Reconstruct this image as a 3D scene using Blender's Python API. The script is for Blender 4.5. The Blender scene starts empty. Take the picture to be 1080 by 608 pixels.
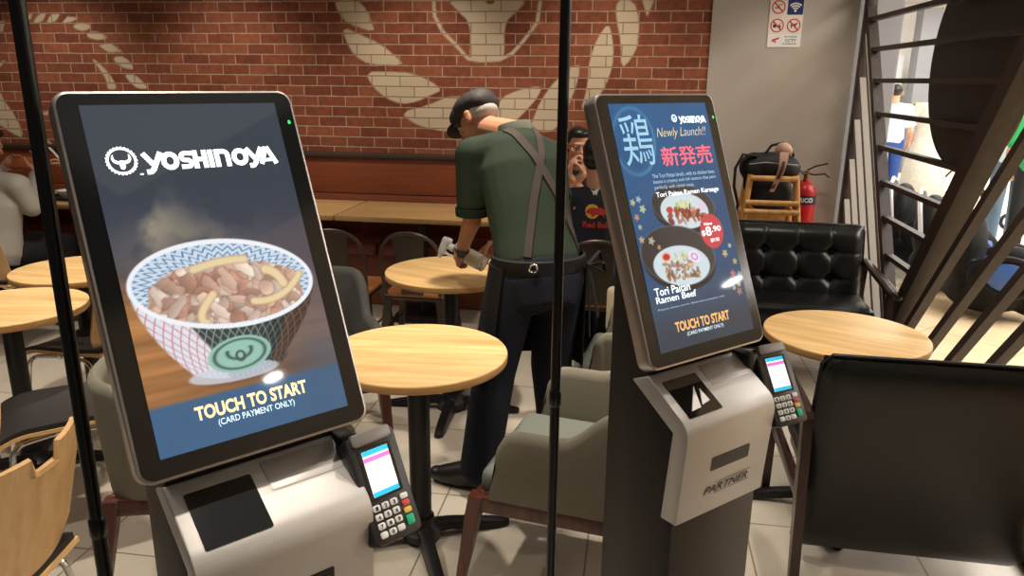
import bpy, bmesh, math, random
import numpy as np
from mathutils import Vector, Matrix, noise as mnoise
from mathutils.bvhtree import BVHTree
rnd = random.Random(7)
SC = bpy.context.scene
COL = SC.collection
R = math.radians
PI = math.pi
V = Vector

# ------------------------------------------------------------------ colours and materials
def lin(c):
    c = c / 255.0
    return c / 12.92 if c <= 0.04045 else ((c + 0.055) / 1.055) ** 2.4
def rgb(r, g, b): return (lin(r), lin(g), lin(b), 1.0)
MATS = {}
def mat(name, col, rough=0.5, metal=0.0, spec=0.5, bump=None, var=None, emit=None, coat=0.0, alpha=None, trans=0.0):
    """principled material; var=(scale, amount) mottles the colour, bump=(scale, strength)"""
    m = bpy.data.materials.new(name); m.use_nodes = True
    nt = m.node_tree; b = nt.nodes['Principled BSDF']
    b.inputs['Base Color'].default_value = col
    b.inputs['Roughness'].default_value = rough
    b.inputs['Metallic'].default_value = metal
    b.inputs['Specular IOR Level'].default_value = spec
    b.inputs['Coat Weight'].default_value = coat
    b.inputs['Transmission Weight'].default_value = trans
    if alpha is not None: b.inputs['Alpha'].default_value = alpha
    if emit:
        b.inputs['Emission Color'].default_value = emit[0]; b.inputs['Emission Strength'].default_value = emit[1]
    tc = nt.nodes.new('ShaderNodeTexCoord')
    if var:
        nz = nt.nodes.new('ShaderNodeTexNoise'); nz.inputs['Scale'].default_value = var[0]; nz.inputs['Detail'].default_value = 4
        nt.links.new(tc.outputs['Object'], nz.inputs['Vector'])
        mx = nt.nodes.new('ShaderNodeMix'); mx.data_type = 'RGBA'
        mx.inputs['A'].default_value = tuple(c * (1 - var[1]) for c in col[:3]) + (1,)
        mx.inputs['B'].default_value = tuple(min(1, c * (1 + var[1])) for c in col[:3]) + (1,)
        nt.links.new(nz.outputs['Fac'], mx.inputs['Factor']); nt.links.new(mx.outputs['Result'], b.inputs['Base Color'])
    if bump:
        nz = nt.nodes.new('ShaderNodeTexNoise'); nz.inputs['Scale'].default_value = bump[0]; nz.inputs['Detail'].default_value = 3
        nt.links.new(tc.outputs['Object'], nz.inputs['Vector'])
        bp = nt.nodes.new('ShaderNodeBump'); bp.inputs['Strength'].default_value = bump[1]; bp.inputs['Distance'].default_value = 0.004
        nt.links.new(nz.outputs['Fac'], bp.inputs['Height']); nt.links.new(bp.outputs['Normal'], b.inputs['Normal'])
    MATS[name] = m
    return m

def wood(name, c1, c2, scale=(1.2, 14, 14), rough=0.4, stripes=0.0, axis='X'):
    """long grain along local X (or Y / Z); stripes adds laminated staves"""
    m = bpy.data.materials.new(name); m.use_nodes = True
    nt = m.node_tree; b = nt.nodes['Principled BSDF']; b.inputs['Roughness'].default_value = rough
    tc = nt.nodes.new('ShaderNodeTexCoord'); mp = nt.nodes.new('ShaderNodeMapping')
    s = {'X': scale, 'Y': (scale[1], scale[0], scale[2]), 'Z': (scale[1], scale[2], scale[0])}[axis]
    mp.inputs['Scale'].default_value = s
    nt.links.new(tc.outputs['Object'], mp.inputs['Vector'])
    nz = nt.nodes.new('ShaderNodeTexNoise'); nz.inputs['Scale'].default_value = 2.2; nz.inputs['Detail'].default_value = 7; nz.inputs['Roughness'].default_value = 0.62
    nt.links.new(mp.outputs['Vector'], nz.inputs['Vector'])
    rp = nt.nodes.new('ShaderNodeValToRGB')
    rp.color_ramp.elements[0].position = 0.32; rp.color_ramp.elements[0].color = c1
    rp.color_ramp.elements[1].position = 0.68; rp.color_ramp.elements[1].color = c2
    nt.links.new(nz.outputs['Fac'], rp.inputs['Fac'])
    out = rp.outputs['Color']
    if stripes:
        sep = nt.nodes.new('ShaderNodeSeparateXYZ'); nt.links.new(tc.outputs['Object'], sep.inputs[0])
        ml = nt.nodes.new('ShaderNodeMath'); ml.operation = 'MULTIPLY'; ml.inputs[1].default_value = stripes
        nt.links.new(sep.outputs['Y' if axis == 'X' else 'X'], ml.inputs[0])
        fl = nt.nodes.new('ShaderNodeMath'); fl.operation = 'FLOOR'; nt.links.new(ml.outputs[0], fl.inputs[0])
        wn = nt.nodes.new('ShaderNodeTexWhiteNoise'); wn.noise_dimensions = '1D'; nt.links.new(fl.outputs[0], wn.inputs['W'])
        mx = nt.nodes.new('ShaderNodeMix'); mx.data_type = 'RGBA'; mx.blend_type = 'MULTIPLY'; mx.inputs['Factor'].default_value = 0.45
        r2 = nt.nodes.new('ShaderNodeValToRGB'); r2.color_ramp.elements[0].color = (0.62, 0.58, 0.5, 1); r2.color_ramp.elements[1].color = (1.1, 1.1, 1.08, 1)
        nt.links.new(wn.outputs['Value'], r2.inputs['Fac'])
        nt.links.new(out, mx.inputs['A']); nt.links.new(r2.outputs['Color'], mx.inputs['B']); out = mx.outputs['Result']
    nt.links.new(out, b.inputs['Base Color'])
    MATS[name] = m
    return m

# ------------------------------------------------------------------ mesh building
def frame(t, hint=V((0, 0, 1))):
    t = t.normalized()
    if abs(t.dot(hint)) > 0.97: hint = V((1, 0, 0))
    a = hint.cross(t).normalized(); b = t.cross(a)
    return a, b
class G:
    def __init__(s): s.bm = bmesh.new()
    def _xf(s, vs, M):
        if M is not None:
            for v in vs: v.co = M @ v.co
    def box(s, c, size, bevel=0.0, M=None, seg=2):
        r = bmesh.ops.create_cube(s.bm, size=1.0); vs = r['verts']
        for v in vs: v.co = V((v.co.x * size[0], v.co.y * size[1], v.co.z * size[2])) + V(c)
        if bevel > 0:
            es = list({e for v in vs for e in v.link_edges})
            rb = bmesh.ops.bevel(s.bm, geom=es, offset=bevel, segments=seg, affect='EDGES', profile=0.5)
            vs = list({v for f in rb['faces'] for v in f.verts} | {v for v in vs if v.is_valid})
        s._xf(vs, M); return s
    def loft(s, rings, closed=True, caps=True, M=None):
        vr = [[s.bm.verts.new(V(p)) for p in r] for r in rings]
        n = len(vr[0])
        for a, b in zip(vr, vr[1:]):
            for i in range(n if closed else n - 1):
                j = (i + 1) % n
                try: s.bm.faces.new((a[i], a[j], b[j], b[i]))
                except ValueError: pass
        if caps and closed:
            for r in (list(reversed(vr[0])), vr[-1]):
                try: s.bm.faces.new(r)
                except ValueError: pass
        s._xf([v for r in vr for v in r], M); return s
    def tube(s, pts, r, seg=10, closed=False, M=None, flat=None):
        """round (or flat=(rx, ry)) tube along a polyline; r may be a list"""
        pts = [V(p) for p in pts]; n = len(pts); rings = []; a = None
        for i, p in enumerate(pts):
            if closed: t = pts[(i + 1) % n] - pts[i - 1]
            else: t = pts[min(i + 1, n - 1)] - pts[max(i - 1, 0)]
            t.normalize()
            if a is None: a, b = frame(t)
            else:
                a = (a - t * a.dot(t)).normalized(); b = t.cross(a)
            ri = r[i] if isinstance(r, (list, tuple)) else r
            rx, ry = flat if flat else (ri, ri)
            rings.append([p + a * (rx * math.cos(k * 2 * PI / seg)) + b * (ry * math.sin(k * 2 * PI / seg)) for k in range(seg)])
        if closed: rings.append(rings[0])
        return s.loft(rings, caps=not closed, M=M)
    def cyl(s, p1, p2, r1, r2=None, seg=20, M=None):
        return s.tube([p1, p2], [r1, r1 if r2 is None else r2], seg, M=M)
    def lathe(s, prof, seg=32, M=None, c=(0, 0, 0)):
        rings = [[(c[0] + r * math.cos(k * 2 * PI / seg), c[1] + r * math.sin(k * 2 * PI / seg), c[2] + z) for k in range(seg)] for r, z in prof]
        return s.loft(rings, M=M)
    def prism(s, poly, d0, d1, plane='XZ', M=None, bevel=0.0):
        """polygon extruded between d0 and d1 along the missing axis"""
        def P(a, b, d):
            return {'XZ': (a, d, b), 'XY': (a, b, d), 'YZ': (d, a, b)}[plane]
        v0 = [s.bm.verts.new(P(a, b, d0)) for a, b in poly]; v1 = [s.bm.verts.new(P(a, b, d1)) for a, b in poly]
        n = len(poly); fs = [s.bm.faces.new(v0), s.bm.faces.new(list(reversed(v1)))]
        for i in range(n): fs.append(s.bm.faces.new((v0[i], v1[i], v1[(i + 1) % n], v0[(i + 1) % n])))
        bmesh.ops.recalc_face_normals(s.bm, faces=fs)
        vs = v0 + v1
        if bevel > 0:
            es = list({e for v in vs for e in v.link_edges})
            rb = bmesh.ops.bevel(s.bm, geom=es, offset=bevel, segments=2, affect='EDGES', profile=0.5)
            vs = list({v for f in rb['faces'] for v in f.verts} | {v for v in vs if v.is_valid})
        s._xf(vs, M); return s
    def ell(s, c, rad, rot=None, seg=20, M=None):
        r = bmesh.ops.create_uvsphere(s.bm, u_segments=seg, v_segments=max(8, seg * 2 // 3), radius=1.0)
        for v in r['verts']:
            p = V((v.co.x * rad[0], v.co.y * rad[1], v.co.z * rad[2]))
            if rot is not None: p = rot @ p
            v.co = p + V(c)
        s._xf(r['verts'], M); return s
    def cap(s, p1, r1, p2, r2, seg=14):
        """closed tapered capsule"""
        p1, p2 = V(p1), V(p2); t = (p2 - p1)
        if t.length < 1e-6: return s.ell(p1, (r1,) * 3)
        t.normalize(); a, b = frame(t); rings = []
        for k in range(5):
            th = PI / 2 * (1 - (k + .3) / 5); rings.append((p1 - t * r1 * math.sin(th), r1 * math.cos(th)))
        rings.append((p1, r1)); rings.append((p2, r2))
        for k in range(5):
            th = PI / 2 * ((k + .7) / 5); rings.append((p2 + t * r2 * math.sin(th), r2 * math.cos(th)))
        return s.loft([[c + a * (q * math.cos(i * 2 * PI / seg)) + b * (q * math.sin(i * 2 * PI / seg)) for i in range(seg)] for c, q in rings])
    def body(s, pts, rads, side, seg=20):
        """closed trunk through pts with (half width, half depth) radii; side = width direction"""
        pts = [V(p) for p in pts]; side = V(side); rings = []
        for i, p in enumerate(pts):
            t = (pts[min(i + 1, len(pts) - 1)] - pts[max(i - 1, 0)]).normalized()
            a = (side - t * side.dot(t)).normalized(); b = t.cross(a); rx, ry = rads[i]
            rings.append([p + a * (rx * math.cos(k * 2 * PI / seg)) + b * (ry * math.sin(k * 2 * PI / seg)) for k in range(seg)])
        return s.loft(rings)
    def grid(s, fn, nu, nv, M=None, flip=False):
        vs = [[s.bm.verts.new(V(fn(i / nu, j / nv))) for i in range(nu + 1)] for j in range(nv + 1)]
        for j in range(nv):
            for i in range(nu):
                f = (vs[j][i], vs[j][i + 1], vs[j + 1][i + 1], vs[j + 1][i])
                s.bm.faces.new(tuple(reversed(f)) if flip else f)
        s._xf([v for r in vs for v in r], M); return s
    def slab(s, fn, nu, nv, th, M=None):
        """a curved sheet fn(u, v) given real thickness along its own normal"""
        P = [[V(fn(i / nu, j / nv)) for i in range(nu + 1)] for j in range(nv + 1)]
        T, B = [], []
        for j in range(nv + 1):
            rt, rb = [], []
            for i in range(nu + 1):
                du = P[j][min(i + 1, nu)] - P[j][max(i - 1, 0)]; dv = P[min(j + 1, nv)][i] - P[max(j - 1, 0)][i]
                n = du.cross(dv)
                n = n.normalized() if n.length > 1e-9 else V((0, 0, 1))
                rt.append(s.bm.verts.new(P[j][i] + n * th / 2)); rb.append(s.bm.verts.new(P[j][i] - n * th / 2))
            T.append(rt); B.append(rb)
        for j in range(nv):
            for i in range(nu):
                s.bm.faces.new((T[j][i], T[j][i + 1], T[j + 1][i + 1], T[j + 1][i]))
                s.bm.faces.new((B[j][i], B[j + 1][i], B[j + 1][i + 1], B[j][i + 1]))
        for i in range(nu):
            s.bm.faces.new((T[0][i + 1], T[0][i], B[0][i], B[0][i + 1])); s.bm.faces.new((T[nv][i], T[nv][i + 1], B[nv][i + 1], B[nv][i]))
        for j in range(nv):
            s.bm.faces.new((T[j][0], T[j + 1][0], B[j + 1][0], B[j][0])); s.bm.faces.new((T[j + 1][nu], T[j][nu], B[j][nu], B[j + 1][nu]))
        s._xf([v for r in T + B for v in r], M); return s
    def addmesh(s, me, M):
        b2 = bmesh.new(); b2.from_mesh(me)
        mp = [s.bm.verts.new(M @ v.co) for v in b2.verts]
        b2.verts.index_update()
        for f in b2.faces:
            try: s.bm.faces.new([mp[v.index] for v in f.verts])
            except ValueError: pass
        b2.free(); return s

def link(name, me, m, parent=None):
    o = bpy.data.objects.new(name, me)
    if m is not None and not me.materials: me.materials.append(MATS[m] if isinstance(m, str) else m)
    COL.objects.link(o)
    if parent is not None: o.parent = parent
    return o
def obj(name, g, m, parent=None, smooth=35, fixn=True):
    if fixn: bmesh.ops.recalc_face_normals(g.bm, faces=g.bm.faces[:])
    me = bpy.data.meshes.new(name); g.bm.to_mesh(me); g.bm.free()
    if smooth:
        me.polygons.foreach_set('use_smooth', [True] * len(me.polygons))
        me.set_sharp_from_angle(angle=R(smooth))
    return link(name, me, m, parent)
def tag(o, label, cat, group=None, kind=None):
    if label: o['label'] = label
    if cat: o['category'] = cat
    if group: o['group'] = group
    if kind: o['kind'] = kind
    return o
def thing(name, label, cat, loc=(0, 0, 0), rz=0.0, group=None):
    o = bpy.data.objects.new(name, None); COL.objects.link(o); o.empty_display_size = 0.1
    o.location = loc; o.rotation_euler = (0, 0, rz)
    return tag(o, label, cat, group)
def struct(name, g, m, smooth=0):
    o = obj(name, g, m, None, smooth); o['kind'] = 'structure'; return o
def dup(root, loc, rz, label, group=None):
    def cp(o, parent):
        c = o.copy(); COL.objects.link(c)
        if parent is not None: c.parent = parent
        for ch in o.children: cp(ch, c)
        return c
    r = cp(root, None); r.location = loc; r.rotation_euler = (0, 0, rz); r['label'] = label
    if group: r['group'] = group
    return r
def bake(g, voxel, smooth=6, name='organic'):
    """fuse overlapping closed shapes into one continuous skin"""
    me = bpy.data.meshes.new(name); g.bm.to_mesh(me); g.bm.free()
    o = bpy.data.objects.new(name, me); COL.objects.link(o)
    md = o.modifiers.new('r', 'REMESH'); md.mode = 'VOXEL'; md.voxel_size = voxel; md.use_smooth_shade = True
    if smooth:
        sm = o.modifiers.new('s', 'SMOOTH'); sm.factor = 0.5; sm.iterations = smooth
    dg = bpy.context.evaluated_depsgraph_get(); dg.update()
    out = bpy.data.meshes.new_from_object(o.evaluated_get(dg))
    bpy.data.objects.remove(o); out.name = name
    out.polygons.foreach_set('use_smooth', [True] * len(out.polygons))
    return out
def bvh(me): return BVHTree.FromPolygons([v.co.copy() for v in me.vertices], [tuple(p.vertices) for p in me.polygons])

# ------------------------------------------------------------------ lettering
_tc = {}
def text_mesh(s, bold=0.0, extrude=0.0, shear=0.0):
    k = (s, bold, extrude, shear)
    if k in _tc: return _tc[k]
    cu = bpy.data.curves.new('lettering', 'FONT'); cu.body = s; cu.size = 1.0; cu.offset = bold; cu.extrude = extrude; cu.shear = shear; cu.resolution_u = 4
    o = bpy.data.objects.new('lettering', cu); COL.objects.link(o)
    dg = bpy.context.evaluated_depsgraph_get(); dg.update()
    me = bpy.data.meshes.new_from_object(o.evaluated_get(dg)); bpy.data.objects.remove(o)
    _tc[k] = me; return me
def add_text(g, s, x0, x1, y0, y1, M, bold=0.0, shear=0.0, keep=False, lift=0.0):
    """fit a string into the box x0..x1, y0..y1 of the plane M (x right, y up, z out)"""
    me = text_mesh(s, bold, 0.0, shear)
    if not me.vertices: return g
    xs = [v.co.x for v in me.vertices]; ys = [v.co.y for v in me.vertices]
    sx = (x1 - x0) / (max(xs) - min(xs)); sy = (y1 - y0) / (max(ys) - min(ys))
    if keep: sx = sy = min(sx, sy)
    T = Matrix.Translation((x0, y0, lift)) @ Matrix.Diagonal((sx, sy, 1, 1)) @ Matrix.Translation((-min(xs), -min(ys), 0))
    return g.addmesh(me, M @ T)
def flatpoly(g, poly, M, lift=0.0):
    vs = [g.bm.verts.new(M @ V((x, y, lift))) for x, y in poly]
    try: g.bm.faces.new(vs)
    except ValueError: pass
    return g
def ring2d(g, cx, cy, r0, r1, M, lift=0.0, n=32, a0=0.0, a1=2 * PI, ry=1.0):
    vs = []
    for i in range(n + 1):
        a = a0 + (a1 - a0) * i / n
        vs.append((g.bm.verts.new(M @ V((cx + r0 * math.cos(a), cy + ry * r0 * math.sin(a), lift))), g.bm.verts.new(M @ V((cx + r1 * math.cos(a), cy + ry * r1 * math.sin(a), lift)))))
    for p, q in zip(vs, vs[1:]): g.bm.faces.new((p[0], p[1], q[1], q[0]))
    return g
def disc2d(g, cx, cy, rx, ry, M, lift=0.0, n=28):
    return flatpoly(g, [(cx + rx * math.cos(i * 2 * PI / n), cy + ry * math.sin(i * 2 * PI / n)) for i in range(n)], M, lift)
def smoothpoly(pts, it=2):
    for _ in range(it):
        q = []
        for i in range(len(pts)):
            a, b = pts[i], pts[(i + 1) % len(pts)]
            q += [(a[0] * .75 + b[0] * .25, a[1] * .75 + b[1] * .25), (a[0] * .25 + b[0] * .75, a[1] * .25 + b[1] * .75)]
        pts = q
    return pts
# ------------------------------------------------------------------ materials
wood('oak_top', rgb(204, 162, 104), rgb(232, 198, 142), (1.3, 16, 16), 0.38, stripes=11)
wood('oak_edge', rgb(176, 128, 74), rgb(205, 158, 100), (2, 2, 20), 0.45)
wood('oak_long', rgb(190, 146, 92), rgb(222, 184, 128), (1.0, 14, 14), 0.4, stripes=6)
wood('beech_ply', rgb(190, 146, 94), rgb(216, 174, 120), (1.1, 12, 12), 0.35, axis='Z')
mat('ply_edge', rgb(214, 170, 112), 0.5)
wood('walnut', rgb(52, 24, 18), rgb(92, 46, 34), (1.5, 14, 14), 0.28, axis='Z')
wood('dark_walnut', rgb(36, 22, 18), rgb(60, 36, 29), (1.5, 14, 14), 0.3, axis='Z')
mat('screen_wood_lit', rgb(132, 124, 114), 0.5)  # same screen timber, the light from the mall put into a paler colour
wood('screen_wood', rgb(38, 29, 24), rgb(58, 45, 37), (1.2, 14, 14), 0.55, axis='Z')
wood('bench_panel', rgb(112, 56, 32), rgb(136, 70, 42), (0.8, 14, 14), 0.4)
wood('rubberwood', rgb(190, 136, 74), rgb(216, 164, 98), (1.5, 12, 12), 0.4, axis='Z')
wood('seat_wood', rgb(150, 92, 52), rgb(184, 120, 72), (1.5, 12, 12), 0.4)
mat('bench_cap', rgb(58, 44, 36), 0.5)
mat('red_leather', rgb(112, 44, 34), 0.4, bump=(60, 0.1))
mat('black_metal', rgb(26, 25, 26), 0.38, 0.3)
mat('pole_black', rgb(16, 15, 15), 0.3, 0.2)
mat('gunmetal', rgb(78, 70, 62), 0.42, 0.75, var=(6, 0.2))
mat('chrome', rgb(214, 212, 208), 0.12, 1.0)
mat('black_pad', rgb(34, 31, 31), 0.45, bump=(120, 0.1))
mat('grey_fabric', rgb(118, 112, 98), 0.9, spec=0.2, bump=(420, 0.5), var=(160, 0.16))
mat('grey_seat', rgb(102, 106, 97), 0.85, spec=0.2, bump=(420, 0.4), var=(160, 0.12))
mat('dark_grey_fabric', rgb(66, 64, 60), 0.9, spec=0.2, bump=(420, 0.5), var=(160, 0.14))
mat('black_leather', rgb(17, 16, 15), 0.34, spec=0.4, bump=(160, 0.12))
mat('kiosk_silver', rgb(186, 182, 178), 0.42, 0.25)
mat('kiosk_rim', rgb(176, 168, 162), 0.3, 0.7)
mat('kiosk_bezel', rgb(18, 20, 21), 0.12, spec=0.5)
mat('kiosk_dark', rgb(40, 34, 31), 0.5, 0.1, var=(90, 0.06))
mat('printer_window', rgb(12, 12, 13), 0.06, spec=0.6)
mat('slot_black', rgb(14, 14, 14), 0.5)
mat('print_black', rgb(28, 24, 22), 0.6)
mat('receipt_paper', rgb(232, 230, 226), 0.7)
mat('terminal_black', rgb(34, 34, 36), 0.35)
mat('terminal_grey', rgb(120, 118, 116), 0.35, 0.3)
mat('terminal_screen', rgb(240, 246, 248), 0.1, emit=(rgb(240, 246, 252), 1.0))
mat('terminal_pink', rgb(196, 110, 184), 0.1, emit=(rgb(196, 110, 184), 0.9))
mat('terminal_blue', rgb(40, 170, 206), 0.1, emit=(rgb(40, 170, 206), 0.9))
mat('terminal_lines', rgb(170, 190, 200), 0.1, emit=(rgb(176, 196, 206), 0.8))
mat('key_white', rgb(222, 222, 220), 0.5); mat('key_red', rgb(206, 74, 66), 0.5); mat('key_yellow', rgb(226, 190, 80), 0.5); mat('key_green', rgb(30, 176, 130), 0.5)
mat('led_green', rgb(30, 200, 80), 0.3, emit=(rgb(40, 220, 100), 1.2))
def glow(name, r, g, b, s=1.0): return mat(name, rgb(r, g, b), 0.15, emit=(rgb(r, g, b), s), spec=0.2)
glow('px_white', 236, 248, 255, 1.05); glow('px_gold', 240, 212, 160); glow('px_pale', 196, 222, 236); glow('px_pink', 226, 96, 110)
glow('px_cream', 230, 226, 216); glow('px_soft', 132, 172, 198); glow('px_orange', 224, 172, 104); glow('px_peach', 200, 190, 150); glow('px_red', 196, 60, 66)
glow('px_black', 40, 34, 36, 1.0); glow('px_text_pale', 150, 176, 196)
mat('skin', rgb(206, 152, 122), 0.5, spec=0.3); mat('skin_tan', rgb(190, 132, 100), 0.5, spec=0.3)
mat('hair_black', rgb(24, 20, 19), 0.4); mat('hair_brown', rgb(44, 28, 22), 0.45); mat('hair_grey', rgb(184, 172, 160), 0.6)
mat('cap_black', rgb(40, 35, 33), 0.7, var=(40, 0.15), bump=(90, 0.2))
mat('polo_green', rgb(44, 54, 41), 0.85, spec=0.2, bump=(300, 0.12)); mat('polo_trim', rgb(34, 44, 36), 0.85, spec=0.2); mat('collar_light', rgb(120, 124, 110), 0.8)
mat('apron_black', rgb(20, 19, 20), 0.75, spec=0.25, bump=(40, 0.15)); mat('strap', rgb(70, 61, 56), 0.8, spec=0.2)
mat('trousers_navy', rgb(24, 26, 36), 0.8, spec=0.2, bump=(25, 0.3)); mat('shoe_black', rgb(16, 15, 15), 0.4)
mat('navy_jersey', rgb(26, 28, 46), 0.7, bump=(200, 0.1)); mat('black_cloth', rgb(22, 21, 24), 0.8); mat('hoodie', rgb(176, 168, 154), 0.9, bump=(60, 0.3)); mat('tee_dark', rgb(44, 40, 42), 0.8); mat('jeans', rgb(98, 122, 146), 0.85, bump=(60, 0.2))
mat('white_print', rgb(226, 224, 220), 0.6); mat('bull_red', rgb(206, 52, 44), 0.6); mat('sun_yellow', rgb(240, 190, 60), 0.6)
mat('white_plastic', rgb(232, 230, 224), 0.35); mat('clear_plastic', rgb(236, 238, 236), 0.12, trans=0.75, spec=0.4); mat('bottle_label', rgb(226, 214, 186), 0.5)
mat('watch_black', rgb(18, 18, 18), 0.4); mat('lens', rgb(200, 200, 200), 0.05, trans=1.0); mat('eye_dark', rgb(28, 20, 18), 0.2); mat('lip', rgb(160, 92, 80), 0.5)
mat('plate_white', rgb(228, 224, 216), 0.25); mat('tray_black', rgb(28, 26, 26), 0.4); mat('food_red', rgb(170, 44, 44), 0.4); mat('phone_case', rgb(206, 120, 60), 0.4)
mat('tissue', rgb(238, 236, 232), 0.9); mat('tote_cream', rgb(196, 180, 150), 0.9); mat('bag_black', rgb(20, 19, 20), 0.65, bump=(70, 0.25)); mat('scarf', rgb(190, 150, 130), 0.85); mat('scarf_dark', rgb(90, 62, 54), 0.9)
mat('zip_grey', rgb(150, 148, 146), 0.35, 0.6)
mat('ext_red', rgb(176, 30, 34), 0.3); mat('ext_navy', rgb(30, 34, 62), 0.4); mat('hose_black', rgb(14, 14, 14), 0.5); mat('brass', rgb(150, 120, 80), 0.35, 0.8)
mat('sign_white', rgb(222, 212, 200), 0.5); mat('sign_red', rgb(196, 50, 44), 0.5); mat('sign_navy', rgb(24, 44, 96), 0.4); mat('sign_dark', rgb(60, 50, 48), 0.5)
mat('pillar_paint', rgb(172, 162, 150), 0.6, var=(1.4, 0.06)); mat('ceiling_paint', rgb(60, 56, 52), 0.8); mat('wall_dark', rgb(110, 80, 62), 0.7)
mat('disc_dark', rgb(48, 39, 34), 0.6, var=(2, 0.08)); mat('mall_white', rgb(236, 234, 230), 0.6); mat('mall_pink', rgb(236, 208, 192), 0.6); mat('mall_grey', rgb(124, 124, 128), 0.6); mat('mall_light_grey', rgb(206, 210, 212), 0.6)
mat('mall_yellow', rgb(222, 196, 60), 0.5); mat('mall_ceiling', rgb(238, 234, 228), 0.7); mat('seat_blue', rgb(58, 94, 160), 0.4); mat('seat_shell', rgb(10, 10, 11), 0.6, spec=0.2); mat('seat_silver', rgb(206, 206, 208), 0.25, 0.4)
mat('floral', rgb(206, 200, 186), 0.9, var=(36, 0.3)); mat('tee_green', rgb(44, 176, 96), 0.85); mat('tee_pale', rgb(214, 226, 236), 0.85); mat('tee_blue', rgb(40, 70, 140), 0.85); mat('bear_pink', rgb(230, 186, 172), 0.7)
mat('rubber', rgb(16, 16, 17), 0.7)

def brick_mat():
    m = bpy.data.materials.new('brick_wall'); m.use_nodes = True; nt = m.node_tree; N = nt.nodes.new; L = nt.links.new
    b = nt.nodes['Principled BSDF']; b.inputs['Roughness'].default_value = 0.85; b.inputs['Specular IOR Level'].default_value = 0.2
    tc = N('ShaderNodeTexCoord'); sp = N('ShaderNodeSeparateXYZ'); cb = N('ShaderNodeCombineXYZ')
    L(tc.outputs['Object'], sp.inputs[0]); L(sp.outputs['X'], cb.inputs['X']); L(sp.outputs['Z'], cb.inputs['Y'])
    mp = N('ShaderNodeMapping'); mp.inputs['Location'].default_value = (0.128, 0.0705, 0); L(cb.outputs[0], mp.inputs['Vector'])
    # slightly wavy courses
    nzw = N('ShaderNodeTexNoise'); nzw.inputs['Scale'].default_value = 9; L(tc.outputs['Object'], nzw.inputs['Vector'])
    vm = N('ShaderNodeVectorMath'); vm.operation = 'SCALE'; vm.inputs['Scale'].default_value = 0.006; L(nzw.outputs['Color'], vm.inputs[0])
    va = N('ShaderNodeVectorMath'); va.operation = 'ADD'; L(mp.outputs[0], va.inputs[0]); L(vm.outputs[0], va.inputs[1])
    def br(c1, c2, mo):
        t = N('ShaderNodeTexBrick'); t.offset = 0.5; t.inputs['Scale'].default_value = 1.0
        t.inputs['Brick Width'].default_value = 0.2208; t.inputs['Row Height'].default_value = 0.0766; t.inputs['Mortar Size'].default_value = 0.0046; t.inputs['Mortar Smooth'].default_value = 0.35
        t.inputs['Color1'].default_value = c1; t.inputs['Color2'].default_value = c2; t.inputs['Mortar'].default_value = mo; t.inputs['Bias'].default_value = 0.0
        L(va.outputs[0], t.inputs['Vector']); return t
    t1 = br(rgb(122, 66, 48), rgb(152, 90, 64), rgb(184, 158, 134)); t2 = br(rgb(206, 186, 158), rgb(198, 178, 150), rgb(150, 128, 104))
    nz = N('ShaderNodeTexNoise'); nz.inputs['Scale'].default_value = 26; nz.inputs['Detail'].default_value = 6; L(tc.outputs['Object'], nz.inputs['Vector'])
    rp = N('ShaderNodeValToRGB'); rp.color_ramp.elements[0].position = 0.3; rp.color_ramp.elements[0].color = (0.72, 0.72, 0.72, 1); rp.color_ramp.elements[1].position = 0.7; rp.color_ramp.elements[1].color = (1.15, 1.15, 1.15, 1)
    L(nz.outputs['Fac'], rp.inputs['Fac'])
    mu = N('ShaderNodeMix'); mu.data_type = 'RGBA'; mu.blend_type = 'MULTIPLY'; mu.inputs['Factor'].default_value = 0.8; L(t1.outputs['Color'], mu.inputs['A']); L(rp.outputs['Color'], mu.inputs['B'])
    at = N('ShaderNodeAttribute'); at.attribute_name = 'mural'
    mx = N('ShaderNodeMix'); mx.data_type = 'RGBA'; L(at.outputs['Fac'], mx.inputs['Factor']); L(mu.outputs['Result'], mx.inputs['A']); L(t2.outputs['Color'], mx.inputs['B'])
    L(mx.outputs['Result'], b.inputs['Base Color'])
    bp = N('ShaderNodeBump'); bp.inputs['Strength'].default_value = 0.7; bp.inputs['Distance'].default_value = 0.006; bp.invert = True
    L(t1.outputs['Fac'], bp.inputs['Height']); L(bp.outputs['Normal'], b.inputs['Normal'])
    MATS['brick_wall'] = m
brick_mat()
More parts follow.
